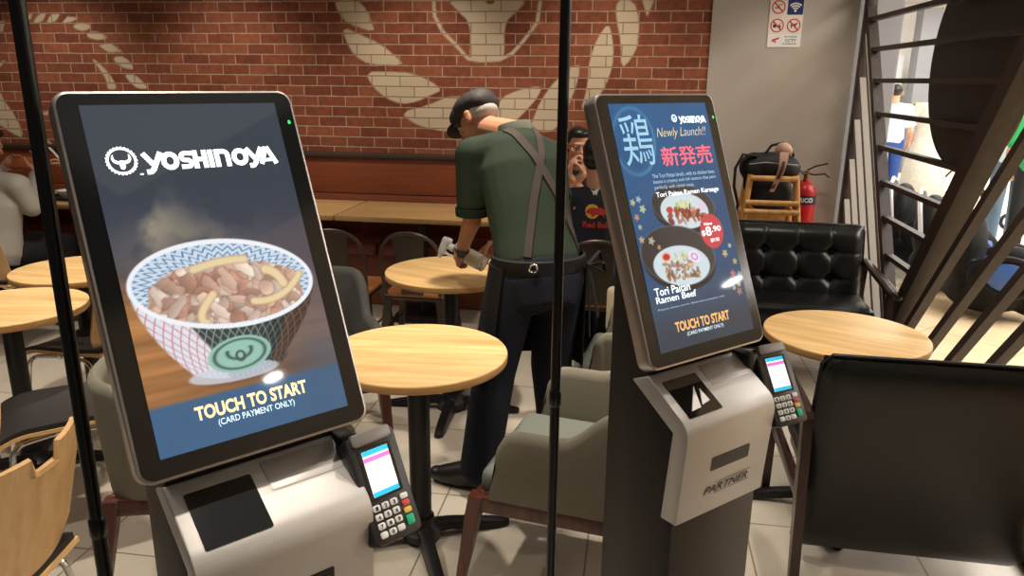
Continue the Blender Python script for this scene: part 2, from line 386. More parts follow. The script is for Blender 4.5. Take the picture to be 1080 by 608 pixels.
def tile_mat(name, c1, c2, mo, w, h, mortar, rot=0.0, rough=0.25, off=0.5, loc=(0, 0, 0)):
    m = bpy.data.materials.new(name); m.use_nodes = True; nt = m.node_tree; N = nt.nodes.new; L = nt.links.new
    b = nt.nodes['Principled BSDF']; b.inputs['Roughness'].default_value = rough
    tc = N('ShaderNodeTexCoord'); mp = N('ShaderNodeMapping'); mp.inputs['Rotation'].default_value = (0, 0, rot); mp.inputs['Location'].default_value = loc; L(tc.outputs['Object'], mp.inputs['Vector'])
    t = N('ShaderNodeTexBrick'); t.offset = off; t.inputs['Scale'].default_value = 1.0; t.inputs['Brick Width'].default_value = w; t.inputs['Row Height'].default_value = h; t.inputs['Mortar Size'].default_value = mortar; t.inputs['Mortar Smooth'].default_value = 0.3
    t.inputs['Color1'].default_value = c1; t.inputs['Color2'].default_value = c2; t.inputs['Mortar'].default_value = mo; L(mp.outputs[0], t.inputs['Vector'])
    nz = N('ShaderNodeTexNoise'); nz.inputs['Scale'].default_value = 5; nz.inputs['Detail'].default_value = 8; L(tc.outputs['Object'], nz.inputs['Vector'])
    rp = N('ShaderNodeValToRGB'); rp.color_ramp.elements[0].position = 0.3; rp.color_ramp.elements[0].color = (0.86, 0.85, 0.83, 1); rp.color_ramp.elements[1].position = 0.7; rp.color_ramp.elements[1].color = (1.05, 1.05, 1.05, 1); L(nz.outputs['Fac'], rp.inputs['Fac'])
    mu = N('ShaderNodeMix'); mu.data_type = 'RGBA'; mu.blend_type = 'MULTIPLY'; mu.inputs['Factor'].default_value = 0.7; L(t.outputs['Color'], mu.inputs['A']); L(rp.outputs['Color'], mu.inputs['B'])
    L(mu.outputs['Result'], b.inputs['Base Color']); MATS[name] = m
tile_mat('shop_tile', rgb(196, 186, 170), rgb(186, 176, 160), rgb(120, 110, 98), 0.6, 0.6, 0.004, 0.0, 0.32, 0.0, (0.1, 0.25, 0))
tile_mat('mall_tile_cream', rgb(232, 224, 208), rgb(224, 216, 200), rgb(170, 160, 146), 0.6, 0.6, 0.006, 0.0, 0.22, 0.5)
tile_mat('mall_tile_beige', rgb(214, 186, 148), rgb(222, 198, 162), rgb(176, 148, 112), 0.6, 0.6, 0.005, R(45), 0.22, 0.0)

# ------------------------------------------------------------------ camera
F_PX, PITCH, ROLL, YAW, EYE = 800.0, R(15.45), R(0.6), R(9.0), 1.68
fw = V((-math.sin(YAW) * math.cos(PITCH), math.cos(YAW) * math.cos(PITCH), -math.sin(PITCH)))
r0 = V((math.cos(YAW), math.sin(YAW), 0)); u0 = r0.cross(fw)
cr = r0 * math.cos(ROLL) + u0 * math.sin(ROLL); cu_ = cr.cross(fw)
cam = bpy.data.cameras.new('camera'); co = bpy.data.objects.new('camera', cam); COL.objects.link(co)
cam.sensor_fit = 'HORIZONTAL'; cam.sensor_width = 36.0; cam.lens = 36.0 * F_PX / 1080.0; cam.clip_start = 0.05
co.matrix_world = Matrix(((cr.x, cu_.x, -fw.x, 0), (cr.y, cu_.y, -fw.y, 0), (cr.z, cu_.z, -fw.z, EYE), (0, 0, 0, 1)))
SC.camera = co
def face(dx, dy): return math.atan2(dx, -dy)          # turns a thing whose front is local -Y

# ------------------------------------------------------------------ the room
WY = 5.75
MURAL = {'R_a':[(-2.278,2.233),(-2.253,2.144),(-2.182,2.065),(-1.974,2.004),(-1.989,2.065),(-2.029,2.165),(-2.095,2.232)],'R_b':[(-2.226,2.043),(-2.201,1.941),(-2.143,1.838),(-2.021,1.77),(-1.753,1.767),(-1.796,1.817),(-1.928,1.919),(-2.086,1.986)],'R_c':[(-2.061,1.717),(-2.003,1.608),(-1.905,1.527),(-1.781,1.482),(-1.656,1.503),(-1.544,1.555),(-1.457,1.591),(-1.554,1.659),(-1.7,1.715),(-1.861,1.718)],'R_d':[(-1.783,1.423),(-1.71,1.354),(-1.611,1.313),(-1.437,1.283),(-1.338,1.29),(-1.239,1.49),(-1.36,1.565),(-1.582,1.473)],'R_e':[(-1.068,1.283),(-1.033,1.459),(-1.009,1.54),(-0.879,1.598),(-0.698,1.634),(-0.736,1.543),(-0.829,1.439),(-0.924,1.345),(-1.02,1.285)],'R_f':[(-0.78,1.336),(-0.762,1.394),(-0.712,1.521),(-0.598,1.68),(-0.436,1.804),(-0.432,1.704),(-0.478,1.547),(-0.544,1.409),(-0.589,1.317),(-0.683,1.291)],'R_g':[(-0.235,2.07),(-0.31,1.967),(-0.361,1.815),(-0.366,1.66),(-0.385,1.548),(-0.41,1.469),(-0.336,1.47),(-0.271,1.572),(-0.208,1.706),(-0.187,1.838),(-0.202,1.968)],'R_h':[(-0.186,2.222),(-0.181,2.096),(-0.14,1.946),(-0.131,1.755),(-0.066,1.817),(-0.016,1.925),(-0.019,2.096),(-0.065,2.222)],'R_i':[(-0.006,2.221),(0.035,2.112),(0.077,2.221)],'R_face':[(-1.412,2.228),(-1.33,2.152),(-1.248,2.075),(-1.237,1.943),(-1.249,1.832),(-1.165,1.805),(-1.047,1.806),(-0.988,1.829),(-0.989,1.966),(-0.978,2.075),(-0.909,2.14),(-0.818,2.226),(-1.025,2.248),(-1.095,2.18),(-1.153,2.249)],'R_line':[(-1.514,2.229),(-1.509,2.12),(-1.451,2.009),(-1.356,1.921),(-1.261,1.82),(-1.165,1.805),(-1.023,1.813),(-0.929,1.856),(-0.837,1.955),(-0.746,2.075),(-0.726,2.225)],'L_a':[(-4.897,2.075),(-4.869,2.126),(-4.823,2.156),(-4.842,2.106)],'L_b':[(-4.83,2.075),(-4.786,2.126),(-4.696,2.161),(-4.731,2.095),(-4.795,2.069)],'L_c':[(-4.711,2.075),(-4.665,2.135),(-4.574,2.145),(-4.613,2.095),(-4.677,2.069)],'L_d':[(-4.583,2.065),(-4.515,2.121),(-4.416,2.109),(-4.486,2.081)],'L_e':[(-4.483,2.055),(-4.393,2.075),(-4.304,2.045),(-4.385,2.009),(-4.46,2.025)],'L_f':[(-4.379,1.985),(-4.286,2.015),(-4.173,1.961),(-4.262,1.941),(-4.341,1.955)],'L_g':[(-4.275,1.901),(-4.171,1.921),(-4.069,1.855),(-4.193,1.85)],'L_h':[(-4.163,1.814),(-4.058,1.821),(-3.974,1.72),(-4.071,1.727),(-4.136,1.763)],'L_i':[(-4.082,1.682),(-3.984,1.679),(-3.911,1.612),(-3.882,1.571),(-3.975,1.57),(-4.039,1.621)],'L_j':[(-4.359,1.807),(-4.299,1.773),(-4.216,1.691),(-4.164,1.599),(-4.169,1.562),(-4.247,1.561),(-4.239,1.619),(-4.284,1.711)],'L_k':[(-5.304,1.565),(-5.235,1.534),(-5.212,1.459),(-5.123,1.332),(-5.07,1.147),(-5.198,1.199),(-5.287,1.263),(-5.358,1.284)],'L_l':[(-5.19,1.766),(-5.137,1.788),(-5.198,1.725)],'L_m':[(-5.153,2.086),(-5.081,2.086),(-5.12,2.004),(-5.169,2.004)],'L_n':[(-4.869,1.368),(-4.807,1.376),(-4.818,1.35),(-4.873,1.349)],'L_o':[(-4.862,1.152),(-4.815,1.109),(-4.868,1.119)]}
def in_poly(P, X, Z):
    ins = np.zeros(X.shape, bool); n = len(P)
    for i in range(n):
        (x1, z1), (x2, z2) = P[i], P[(i + 1) % n]
        if z1 == z2: continue
        c = ((z1 > Z) != (z2 > Z)) & (X < (x2 - x1) * (Z - z1) / (z2 - z1) + x1); ins ^= c
    return ins
def near_line(P, X, Z, w):
    d = np.full(X.shape, 9.0)
    for (x1, z1), (x2, z2) in zip(P, P[1:]):
        L2 = (x2 - x1) ** 2 + (z2 - z1) ** 2; t = np.clip(((X - x1) * (x2 - x1) + (Z - z1) * (z2 - z1)) / L2, 0, 1)
        d = np.minimum(d, np.hypot(X - x1 - t * (x2 - x1), Z - z1 - t * (z2 - z1)))
    return d < w
def brick_wall():
    xs = np.concatenate(([-6.5], np.arange(-5.9, 0.49, 0.009), [0.49])); zs = np.concatenate(([0.0, 0.9], np.arange(1.06, 2.32, 0.009), [2.8]))
    X, Z = np.meshgrid(xs, zs); acc = np.zeros(X.shape)
    for ox in (-.003, 0, .003):
        for oz in (-.003, 0, .003):
            m_ = np.zeros(X.shape, bool)
            for k, P in MURAL.items():
                if k == 'R_line': m_ |= near_line(P, X + ox, Z + oz, 0.012)
                else: m_ |= in_poly(smoothpoly(P, 1) if len(P) > 4 else P, X + ox, Z + oz)
            acc += m_
    acc /= 9.0; nx, nz = len(xs), len(zs)
    vs = np.stack([X, np.full(X.shape, WY), Z], -1).reshape(-1, 3)
    idx = np.arange(nx * nz).reshape(nz, nx)
    fs = np.stack([idx[:-1, :-1], idx[:-1, 1:], idx[1:, 1:], idx[1:, :-1]], -1).reshape(-1, 4)
    me = bpy.data.meshes.new('wall_back'); me.from_pydata(vs.tolist(), [], fs.tolist())
    a = me.attributes.new('mural', 'FLOAT', 'POINT'); a.data.foreach_set('value', acc.reshape(-1).astype(np.float32))
    o = link('wall_back', me, 'brick_wall'); o['kind'] = 'structure'
brick_wall()
struct('wall_rear_pier', G().box((0.965, 5.86, 1.4), (0.97, 0.24, 2.8)), 'pillar_paint')
struct('wall_left', G().box((-6.55, 2.2, 1.4), (0.1, 7.2, 2.8)), 'wall_dark')
struct('floor', G().box((-2.45, 2.2, -0.05), (8.0, 7.2, 0.1)), 'shop_tile')
struct('ceiling', G().box((-2.45, 2.2, 2.86), (8.0, 7.2, 0.1)), 'ceiling_paint')
struct('floor_mall_front', G().box((8.55, 1.0, -0.05), (14.0, 11.6, 0.1)), 'mall_tile_beige')
struct('floor_mall_rear', G().box((6.55, 11.9, -0.05), (18.0, 10.2, 0.1)), 'mall_tile_cream')
struct('ceiling_mall', G().box((8.55, 5.8, 3.25), (14.0, 22.4, 0.1)), 'mall_ceiling')
g = G()
for k in range(5): g.box((8.55, 9.5 + k * 1.5, 3.18), (14.0, 0.12, 0.05))
struct('trim_ceiling_mall', g, 'mall_white')
struct('wall_mall_rear', G().box((6.5, 17.05, 1.6), (18.0, 0.1, 3.2)), 'mall_white')
struct('wall_mall_side', G().box((15.5, 6.0, 1.6), (0.1, 22.0, 3.2)), 'mall_white')
struct('wall_mall_partition', G().box((0.9, 11.5, 1.6), (0.12, 11.0, 3.2)), 'mall_white')
struct('column_mall', G().box((1.98, 7.3, 1.6), (0.36, 0.36, 3.2), 0.02), 'mall_grey')
struct('wall_mall_pink', G().box((7.2, 15.9, 1.12), (3.6, 0.1, 2.24)), 'mall_pink')
g = G()
for k in range(5): g.box((5.75 + k * 0.75, 15.84, 1.12), (0.012, 0.02, 2.2))
struct('trim_mall_pink', g, 'mall_light_grey')
struct('column_mall_rear', G().box((5.25, 15.9, 1.5), (0.34, 0.4, 3.0), 0.01), 'mall_grey')
struct('wall_mall_panel', G().box((4.2, 16.4, 1.1), (1.7, 0.1, 2.2)), 'mall_light_grey')

# ------------------------------------------------------------------ light
def spot(name, x, y, power, size=70, blend=0.6, z=2.78, col=(1, 0.9, 0.77), rad=0.05, aim=None):
    l = bpy.data.lights.new(name, 'SPOT'); l.energy = power; l.spot_size = R(size); l.spot_blend = blend; l.color = col; l.shadow_soft_size = rad
    o = bpy.data.objects.new(name, l); COL.objects.link(o); o.location = (x, y, z)
    if aim: o.rotation_euler = (V(aim) - V((x, y, z))).to_track_quat('-Z', 'Y').to_euler()
    return o
def area(name, loc, size, power, col=(1, 1, 1), aim=None, shape='RECTANGLE'):
    l = bpy.data.lights.new(name, 'AREA'); l.energy = power; l.color = col; l.shape = shape; l.size = size[0]
    if shape == 'RECTANGLE': l.size_y = size[1]
    o = bpy.data.objects.new(name, l); COL.objects.link(o); o.location = loc
    if aim: o.rotation_euler = (V(aim) - V(loc)).to_track_quat('-Z', 'Y').to_euler()
    return o
for x, y, p, s in ((-.6, 3.22, 200, 62), (-.75, 2.1, 105, 80), (.8, 2.8, 135, 70), (-2.5, 2.6, 185, 85), (-2.75, 3.6, 110, 80), (.35, 1.5, 26, 80), (-.36, .93, 95, 42), (-1.75, 1.3, 80, 85), (-.05, 1.75, 60, 80)):
    spot('downlight', x, y, p, s)
for x in (-4.6, -3.1, -1.6, -0.3):
    spot('wall_washer', x, 4.7, 62, 80, 0.8, aim=(x, 5.75, 0.9))
spot('pier_washer', 1.0, 4.6, 42, 80, 0.8, aim=(1.0, 5.6, 0.9))
area('shop_bounce', (-2.2, 2.5, 2.76), (6.0, 4.5), 32, (1, 0.93, 0.84))
for x, y in ((4.5, 9.0), (9.0, 9.0), (4.5, 13.5), (9.0, 13.5), (4.0, 4.5), (8.5, 4.0)):
    area('mall_panel', (x, y, 3.18), (2.6, 2.6), 210 if y > 6 else 280, (1, 0.98, 0.95))
area('mall_lamp', (3.84, -0.5, 3.15), (0.13, 0.13), 5, (1, 0.97, 0.9), shape='DISK')
area('mall_lamp', (8.0, 2.35, 3.1), (0.26, 0.26), 9, (1, 0.97, 0.9), shape='DISK')
w = bpy.data.worlds.new('world'); SC.world = w; w.use_nodes = True
w.node_tree.nodes['Background'].inputs[0].default_value = (1, 0.97, 0.93, 1); w.node_tree.nodes['Background'].inputs[1].default_value = 0.09
SC.view_settings.view_transform = 'Standard'; SC.view_settings.look = 'None'; SC.view_settings.gamma = 1.0; SC.view_settings.exposure = 0.0
SC.view_settings.use_curve_mapping = False
# ------------------------------------------------------------------ bench and long tables along the brick wall
b = thing('banquette_bench', 'long brown wooden banquette with red leather seat running below the brick wall', 'bench', (-3.0, 5.5, 0))
obj('back_panel', G().box((0, .19, .94), (6.9, .06, .28), .004), 'bench_panel', b)
obj('lower_panel', G().box((0, .185, .62), (6.9, .05, .35), .004), 'bench_panel', b)
obj('top_cap', G().box((0, .19, 1.095), (6.9, .11, .035), .006), 'bench_cap', b)
for k in range(6):
    obj('seat_cushion', G().box((-2.88 + k * 1.15, -.03, .44), (1.14, .4, .1), .025, seg=3), 'red_leather', b)
obj('base_panel', G().box((0, .0, .2), (6.9, .34, .39), .004), 'bench_panel', b)

def long_table(x0, x1, label, y0=4.93, y1=5.6):
    t = thing('dining_table', label, 'table', ((x0 + x1) / 2, (y0 + y1) / 2, 0), 0, 'long tables in front of the banquette')
    w, d = x1 - x0, y1 - y0
    obj('tabletop', G().box((0, 0, .735), (w, d, .035), .004), 'oak_long', t)
    for sx in ((-1, 1) if w > 1.3 else (0,)):
        obj('column', G().cyl((sx * w * .3, -.14, .03), (sx * w * .3, -.14, .717), .038), 'black_metal', t)
        obj('base', G().box((sx * w * .3, -.14, .015), (.4, .4, .03), .01), 'black_metal', t)
    return t
long_table(-3.2, -2.045, 'long oak dining table whose near corner shows right of the left kiosk screen')
long_table(-2.03, -.88, 'long oak dining table behind the two dark metal chairs, ending behind the worker')
long_table(-.8, .42, 'long dining table between the two seated diners behind the worker', 4.64, 5.18)
long_table(-5.75, -3.75, 'long oak dining table holding the food tray at the far left', 4.95, 5.6)

# ------------------------------------------------------------------ round pedestal tables
def make_round(label, loc, rz, base_rz):
    t = thing('round_table', label, 'table', (loc[0], loc[1], 0), rz, 'round oak pedestal tables')
    obj('tabletop', G().lathe([(.0, .7495), (.294, .7495), (.2985, .748), (.3, .744)], 72), 'oak_top', t, 50)
    obj('edge_band', G().lathe([(.3, .7438), (.3005, .735), (.3, .722), (.297, .719), (.1, .719)], 72), 'oak_edge', t, 50)
    obj('column', G().cyl((0, 0, .04), (0, 0, .72), .037, seg=28), 'black_metal', t)
    obj('hub', G().lathe([(.0, .02), (.07, .02), (.075, .05), (.05, .075), (.045, .1), (.037, .1)], 28), 'black_metal', t)
    for k in range(4):
        a = base_rz + k * PI / 2; c, s = math.cos(a), math.sin(a)
        pr = [(.03, .055, .028), (.1, .052, .027), (.2, .036, .025), (.28, .02, .024), (.315, .016, .02), (.325, .014, .01)]
        rings = []
        for d, z, w in pr:
            h = min(.022, z - .002); rings.append([(c * d - s * w * q, s * d + c * w * q, z + h * e) for q, e in ((-1, -.8), (-.8, .6), (0, .95), (.8, .6), (1, -.8), (0, -1))])
        obj('foot', G().loft(rings), 'black_metal', t, 50)
    obj('plate', G().box((0, 0, .714), (.3, .3, .008), .002), 'black_metal', t)
    return t
T1 = make_round('round oak table nearest the camera, right beside the left kiosk screen', (-.72, 2.43), R(5), R(22))
def more_round(loc, rz, label): return dup(T1, (loc[0], loc[1], 0), rz, label)
more_round((-.88, 3.59), R(-20), 'round oak table the worker in the cap is wiping').scale = (1.09, 1.09, 1)
more_round((-2.535, 2.64), R(8), 'nearer round oak table of the two at the left edge, crossed by the pole')
more_round((-2.70, 3.27), R(3), 'farther round oak table at the left edge, before the diner in grey')
more_round((.835, 2.94), R(-25), 'round oak table between the two black leather armchairs')
T1.scale = (1.06, 1.06, 1)

# ------------------------------------------------------------------ upholstered tub chairs (front = local -Y)
def shell_path(n=48):
    pts = []
    for i in range(n + 1):
        t = i / n * 2 - 1; a = abs(t); sg = 1 if t > 0 else -1
        if a > .42:                                   # straight arm
            q = (a - .42) / .58; pts.append((sg * .265, .10 - q * .35, a))
        else:                                         # rounded back
            q = a / .42; th = q * PI / 2; pts.append((sg * .265 * math.sin(th) ** .75, .10 + .17 * math.cos(th) ** .75, a))
    return pts
def make_tub(label, fabric, seatm, loc, rz, group, arm=.655, back=.79):
    t = thing('tub_chair', label, 'chair', (loc[0], loc[1], 0), rz, group)
    P = shell_path()
    def top(a):
        if a < .3: return back
        if a < .62:
            q = (a - .3) / .32; q = q * q * (3 - 2 * q); return back + (arm - back) * q
        if a < .84: return arm
        q = (a - .84) / .16; return .43 + (arm - .43) * math.sqrt(max(0, 1 - q ** 2.2))
    rings = []
    for i, (x, y, a) in enumerate(P):
        x0, y0, _ = P[max(i - 1, 0)]; x1, y1, _ = P[min(i + 1, len(P) - 1)]
        n = V((y1 - y0, -(x1 - x0), 0)).normalized()
        if n.dot(V((x, y - .0, 0))) < 0: n = -n
        h = top(a); th = .024; r = []
        zs = [.405, .45, .52, h - .035, h - .01, h]
        zs = [min(z, h) for z in zs]
        sl = lambda z: .03 * (z - .4) / .4 + .0
        for k, z in enumerate(zs): r.append(V((x, y, z)) + n * (sl(z) + (th if k < 4 else th * (.7 if k == 4 else .0))))
        for k, z in reversed(list(enumerate(zs[:-1]))): r.append(V((x, y, z)) + n * (sl(z) - (th if k < 4 else th * .7)))
        rings.append(r)
    obj('shell', G().loft(rings), fabric, t, 60)
    obj('seat_cushion', G().box((0, -.045, .435), (.49, .51, .085), .03, seg=3), seatm, t, 60)
    g = G()
    for sx in (-1, 1): g.box((sx * .266, -.035, .378), (.034, .55, .058), .007)
    g.box((0, -.295, .378), (.5, .034, .058), .007); g.box((0, .235, .378), (.5, .034, .058), .007)
    obj('frame', g, 'walnut', t)
    for sx in (-1, 1):
        for sy in (-1, 1):
            a = V((sx * .264, sy * .268 - .03, .404)); b_ = V((sx * .285, sy * .335 - .03, 0)); r = []
            for p, w in ((a, .024), (a.lerp(b_, .2), .024), (b_, .012)):
                r.append([(p.x + dx * w, p.y + dy * w, p.z) for dx, dy in ((-1, -.8), (-.8, -1), (.8, -1), (1, -.8), (1, .8), (.8, 1), (-.8, 1), (-1, .8))])
            obj('leg', G().loft(r), 'walnut', t, 40)
    return t
TUB = make_tub('grey fabric tub chair with dark wood legs in the foreground beside the middle pole', 'grey_fabric', 'grey_seat', (-.1, 2.32), face(-.985, .17), 'grey tub chairs')
dup(TUB, (.12, 3.32, 0), face(-1, .1), 'light grey tub chair just right of the worker, mostly behind the right kiosk')
dup(TUB, (-1.40, 2.2, 0), face(1, .3), 'grey tub chair peeking out along the left edge of the left kiosk')
make_tub('dark grey tub chair between the left kiosk and the table the worker wipes', 'dark_grey_fabric', 'dark_grey_fabric', (-1.43, 3.08), face(.55, -.84), 'grey tub chairs', .62, .79)

# ------------------------------------------------------------------ bent plywood chairs on chrome legs (front = local -Y)
def make_ply(label, loc, rz):
    t = thing('plywood_chair', label, 'chair', (loc[0], loc[1], 0), rz, 'plywood chairs with chrome legs')
    W = .2
    def outline(v): return W * (1 - .12 * max(0, v - .75) * 4 * max(0, v - .75) * 4) * (1 if v > .12 else .9 + .1 * v / .12)
    def back(u, v):
        x = (u - .5) * 2 * outline(v); z = .50 + .335 * v
        y = .2 + .085 * v + .045 * (1 - (2 * u - 1) ** 2) - .03
        # cut-out grip in the middle of the top edge
        if v > .86 and abs(u - .5) < .12: z = min(z, .50 + .335 * .86)
        return (x, y, z)
    obj('backrest', G().slab(back, 33, 29, .013), 'beech_ply', t, 40)
    def seat(u, v):
        x = (u - .5) * 2 * (.205 - .015 * v); y = -.23 + .44 * v
        z = .445 - .03 * (1 - min(1, v / .22)) ** 2 + .012 * max(0, v - .7) / .3 + .012 * (2 * u - 1) ** 2
        return (x, y, z)
    obj('seat', G().slab(seat, 16, 20, .013), 'ply_edge', t, 50)
    obj('seat_pad', G().slab(lambda u, v: (lambda p: (p[0] * .96, p[1] * .96, p[2] + .015))(seat(u, v)), 16, 20, .018), 'black_pad', t, 60)
    def arc(pts, n=6):
        out = [V(pts[0])]
        for i in range(1, len(pts) - 1):
            a, b_, c = V(pts[i - 1]), V(pts[i]), V(pts[i + 1]); r = min(.05, (a - b_).length * .45, (c - b_).length * .45)
            p, q = b_ + (a - b_).normalized() * r, b_ + (c - b_).normalized() * r
            for k in range(n + 1):
                s_ = k / n; out.append(p * (1 - s_) ** 2 + b_ * 2 * s_ * (1 - s_) + q * s_ ** 2)
        return out + [V(pts[-1])]
    for sx in (-1, 1):
        obj('leg', G().tube(arc([(sx * .14, -.05, .422), (sx * .185, -.19, .422), (sx * .225, -.24, 0)]), .0095), 'chrome', t)
        obj('leg', G().tube(arc([(sx * .14, .0, .422), (sx * .185, .15, .422), (sx * .225, .24, 0)]), .0095), 'chrome', t)
        obj('back_support', G().tube(arc([(sx * .11, -.02, .424), (sx * .11, .165, .43), (sx * .11, .19, .6)]), .0095), 'chrome', t)
    g = G().cyl((-.16, -.05, .42), (.16, -.05, .42), .0095); g.cyl((-.16, .0, .42), (.16, .0, .42), .0095)
    obj('cross_tube', g, 'chrome', t)
    return t
PLY = make_ply('plywood chair in the left foreground seen from behind, its top edge notched', (-1.62, 1.38), face(-.95, -.1))
dup(PLY, (-2.07, 2.36, 0), face(-.75, -.66), 'plywood chair with black seat pad just beyond the foreground plywood chair')
dup(PLY, (-2.5, 3.06, 0), face(-1, .1), 'plywood chair tucked under the two round tables at left, black pad showing')
dup(PLY, (-2.93, 2.4, 0), face(1, .1), 'plywood chair at left edge showing only a corner of its black pad')
dup(PLY, (-3.8, 4.0, 0), face(0, 1), 'plywood chair the diner in the grey hoodie sits on')
dup(PLY, (-3.5, 4.68, 0), face(-.8, .6), 'plywood chair of the diner in black, beside the left edge of the left kiosk')

# ------------------------------------------------------------------ metal bistro chairs (front = local -Y)
def make_metal(label, loc, rz):
    t = thing('metal_chair', label, 'chair', (loc[0], loc[1], 0), rz, 'dark metal chairs at the long tables')
    hoop = []
    for i in range(25):
        a = PI * i / 24; hoop.append((-.175 * math.cos(a) * (1 if abs(math.cos(a)) < .98 else 1), .205 + .05 * (math.sin(a)), .60 + .235 * math.sin(a) ** .55))
    hoop = [(-.165, .17, .45)] + hoop + [(.165, .17, .45)]
    obj('back_hoop', G().tube(hoop, .011), 'gunmetal', t)
    obj('back_splat', G().slab(lambda u, v: ((u - .5) * (.13 + .06 * v), .175 + .075 * v + .006 * (2 * u - 1) ** 2, .455 + .37 * v), 8, 10, .004), 'gunmetal', t)
    obj('seat', G().box((0, -.01, .445), (.36, .36, .022), .009), 'seat_wood', t)
    obj('seat_rim', G().box((0, -.01, .425), (.355, .355, .025), .006), 'gunmetal', t)
    for sx in (-1, 1):
        for sy in (-1, 1):
            p, q = V((sx * .155, sy * .15, .43)), V((sx * .205, sy * .205, 0))
            obj('leg', G().loft([[(c.x + dx * w, c.y + dy * w, c.z) for dx, dy in ((-1, -1), (1, -1), (1, 1), (-1, 1))] for c, w in ((p, .022), (q, .013))]), 'gunmetal', t)
    g = G()
    for sx in (-1, 1): g.cyl((sx * .18, -.178, .22), (sx * .18, .178, .22), .006, seg=8)
    obj('stretcher', g, 'gunmetal', t)
    return t
MET = make_metal('dark metal bistro chair with wooden seat, nearest the left kiosk screen', (-1.69, 4.3), face(0, 1))
dup(MET, (-1.24, 4.3, 0), face(0, 1), 'dark metal bistro chair behind the white spray bottle')
dup(MET, (-.17, 4.3, 0), face(0, 1), 'dark metal bistro chair the diner in the navy jersey sits on')

# ------------------------------------------------------------------ black leather armchairs (front = local -Y)
def make_arm(label, loc, rz):
    t = thing('leather_armchair', label, 'armchair', (loc[0], loc[1], 0), rz, 'black tufted leather armchairs')
    W, H = .38, .62
    btn = [(x, z) for x in (-.19, 0, .19) for z in (.305, .465)]
    def place(x, h, d): return V((x, .135 + h * .24 - d, .245 + h * .97))     # leaning back plane
    def front(u, v):
        x = (u - .5) * 2 * W; h = v * H
        ex, eh = (W - abs(x)) / .07, min(h, H - h) / .07
        d = .075 * (1 - (1 - min(1, ex)) ** 2.5) * (1 - (1 - min(1, eh)) ** 2.5) + .005
        for bx, bh in btn: d -= .034 * math.exp(-((x - bx) ** 2 + (h - bh) ** 2) / .0011)
        for bx in (-.19, 0, .19): d -= .008 * math.exp(-((x - bx) / .009) ** 2) * (1 if .02 < h < H - .02 else 0)
        for bh in (.305, .465): d -= .007 * math.exp(-((h - bh) / .009) ** 2)
        return place(x, h, d)
    g = G().grid(front, 76, 72)
    g.grid(lambda u, v: place((u - .5) * 2 * W, v * H, -.055 * (1 - max(abs(2 * u - 1), abs(2 * v - 1)) ** 8)), 40, 30, flip=True)
    bmesh.ops.remove_doubles(g.bm, verts=g.bm.verts[:], dist=.0065)
    obj('backrest', g, 'black_leather', t, 70)
    g = G()
    for bx, bh in btn: g.ell(place(bx, bh, .046), (.011, .006, .011), seg=12)
    obj('tuft_buttons', g, 'black_leather', t)
    pts = [place(sx * W, h, .0) for sx, h in ((-1, .01), (-1, H - .03), (-.93, H), (.93, H), (1, H - .03), (1, .01))]
    obj('rear_panel', G().slab(lambda u, v: place((u - .5) * 2 * W * (1 - .05 * max(0, abs(2 * v - 1) - .9) * 10), -.17 + v * (H + .165), -.03 - .035 * (1 - max(abs(2 * u - 1), abs(2 * v - 1)) ** 10)), 30, 40, .03), 'black_leather', t, 60)
    obj('piping', G().tube(pts, .009, 8), 'black_leather', t)
    obj('seat_cushion', G().box((0, -.045, .405), (.74, .36, .12), .04, seg=3), 'black_leather', t, 60)
    obj('seat_frame', G().box((0, -.03, .325), (.7, .36, .045), .008), 'dark_walnut', t)
    for sx in (-1, 1):
        arm = []
        for y, z, w, h in ((.28, .635, .018, .014), (.2, .632, .024, .016), (0, .618, .03, .016), (-.2, .604, .033, .016), (-.34, .592, .036, .016), (-.39, .588, .03, .014), (-.41, .586, .015, .008)):
            arm.append([(sx * .405 + dx * w, y, z + dz * h) for dx, dz in ((-1, -.4), (-.7, -1), (.7, -1), (1, -.4), (1, .5), (.7, 1), (-.7, 1), (-1, .5))])
        obj('armrest', G().loft(arm), 'dark_walnut', t, 60)
        for y0, z0, y1 in ((-.3, .6, -.34), (.24, .63, .33)):
            r = [[(sx * .4 + dx * .016, y + dy * w, z) for dx, dy in ((-1, -1), (1, -1), (1, 1), (-1, 1))] for y, z, w in ((y0, z0, .022), ((y0 + y1) / 2 - .01, .33, .026), (y1, 0, .014))]
            obj('leg', G().loft(r), 'dark_walnut', t)
        obj('side_rail', G().box((sx * .392, -.03, .325), (.03, .6, .05), .006), 'dark_walnut', t)
    return t
ARM = make_arm('black tufted leather armchair facing the camera below the grey pier', (1.0, 4.5), R(-1))
dup(ARM, (1.01, 2.66, 0), PI - R(1), 'black leather armchair in right foreground, seen from behind')
# ------------------------------------------------------------------ pictures shown on the two lit displays (drawn here, pixel by pixel)
AW, AH = 0.268, 0.476
NX, NY = 214, 380
PX, PY = np.meshgrid((np.arange(NX) + .5) / NX, (np.arange(NY) + .5) / NY)      # s right, t down
MX, MY = PX * AW, PY * AH                                                     # metres
rng = np.random.RandomState(5)
def vnoise(fx, fy, oct=4, seed=0):
    out = np.zeros(PX.shape); amp = 1.0; tot = 0
    for o in range(oct):
        r = np.random.RandomState(seed + o * 17).rand(int(fy * 2 ** o) + 3, int(fx * 2 ** o) + 3)
        x = PX * fx * 2 ** o; y = PY * fy * 2 ** o; xi = x.astype(int); yi = y.astype(int); u = x - xi; v = y - yi
        u = u * u * (3 - 2 * u); v = v * v * (3 - 2 * v)
        out += amp * (r[yi, xi] * (1 - u) * (1 - v) + r[yi, xi + 1] * u * (1 - v) + r[yi + 1, xi] * (1 - u) * v + r[yi + 1, xi + 1] * u * v); tot += amp; amp *= .5
    return out / tot
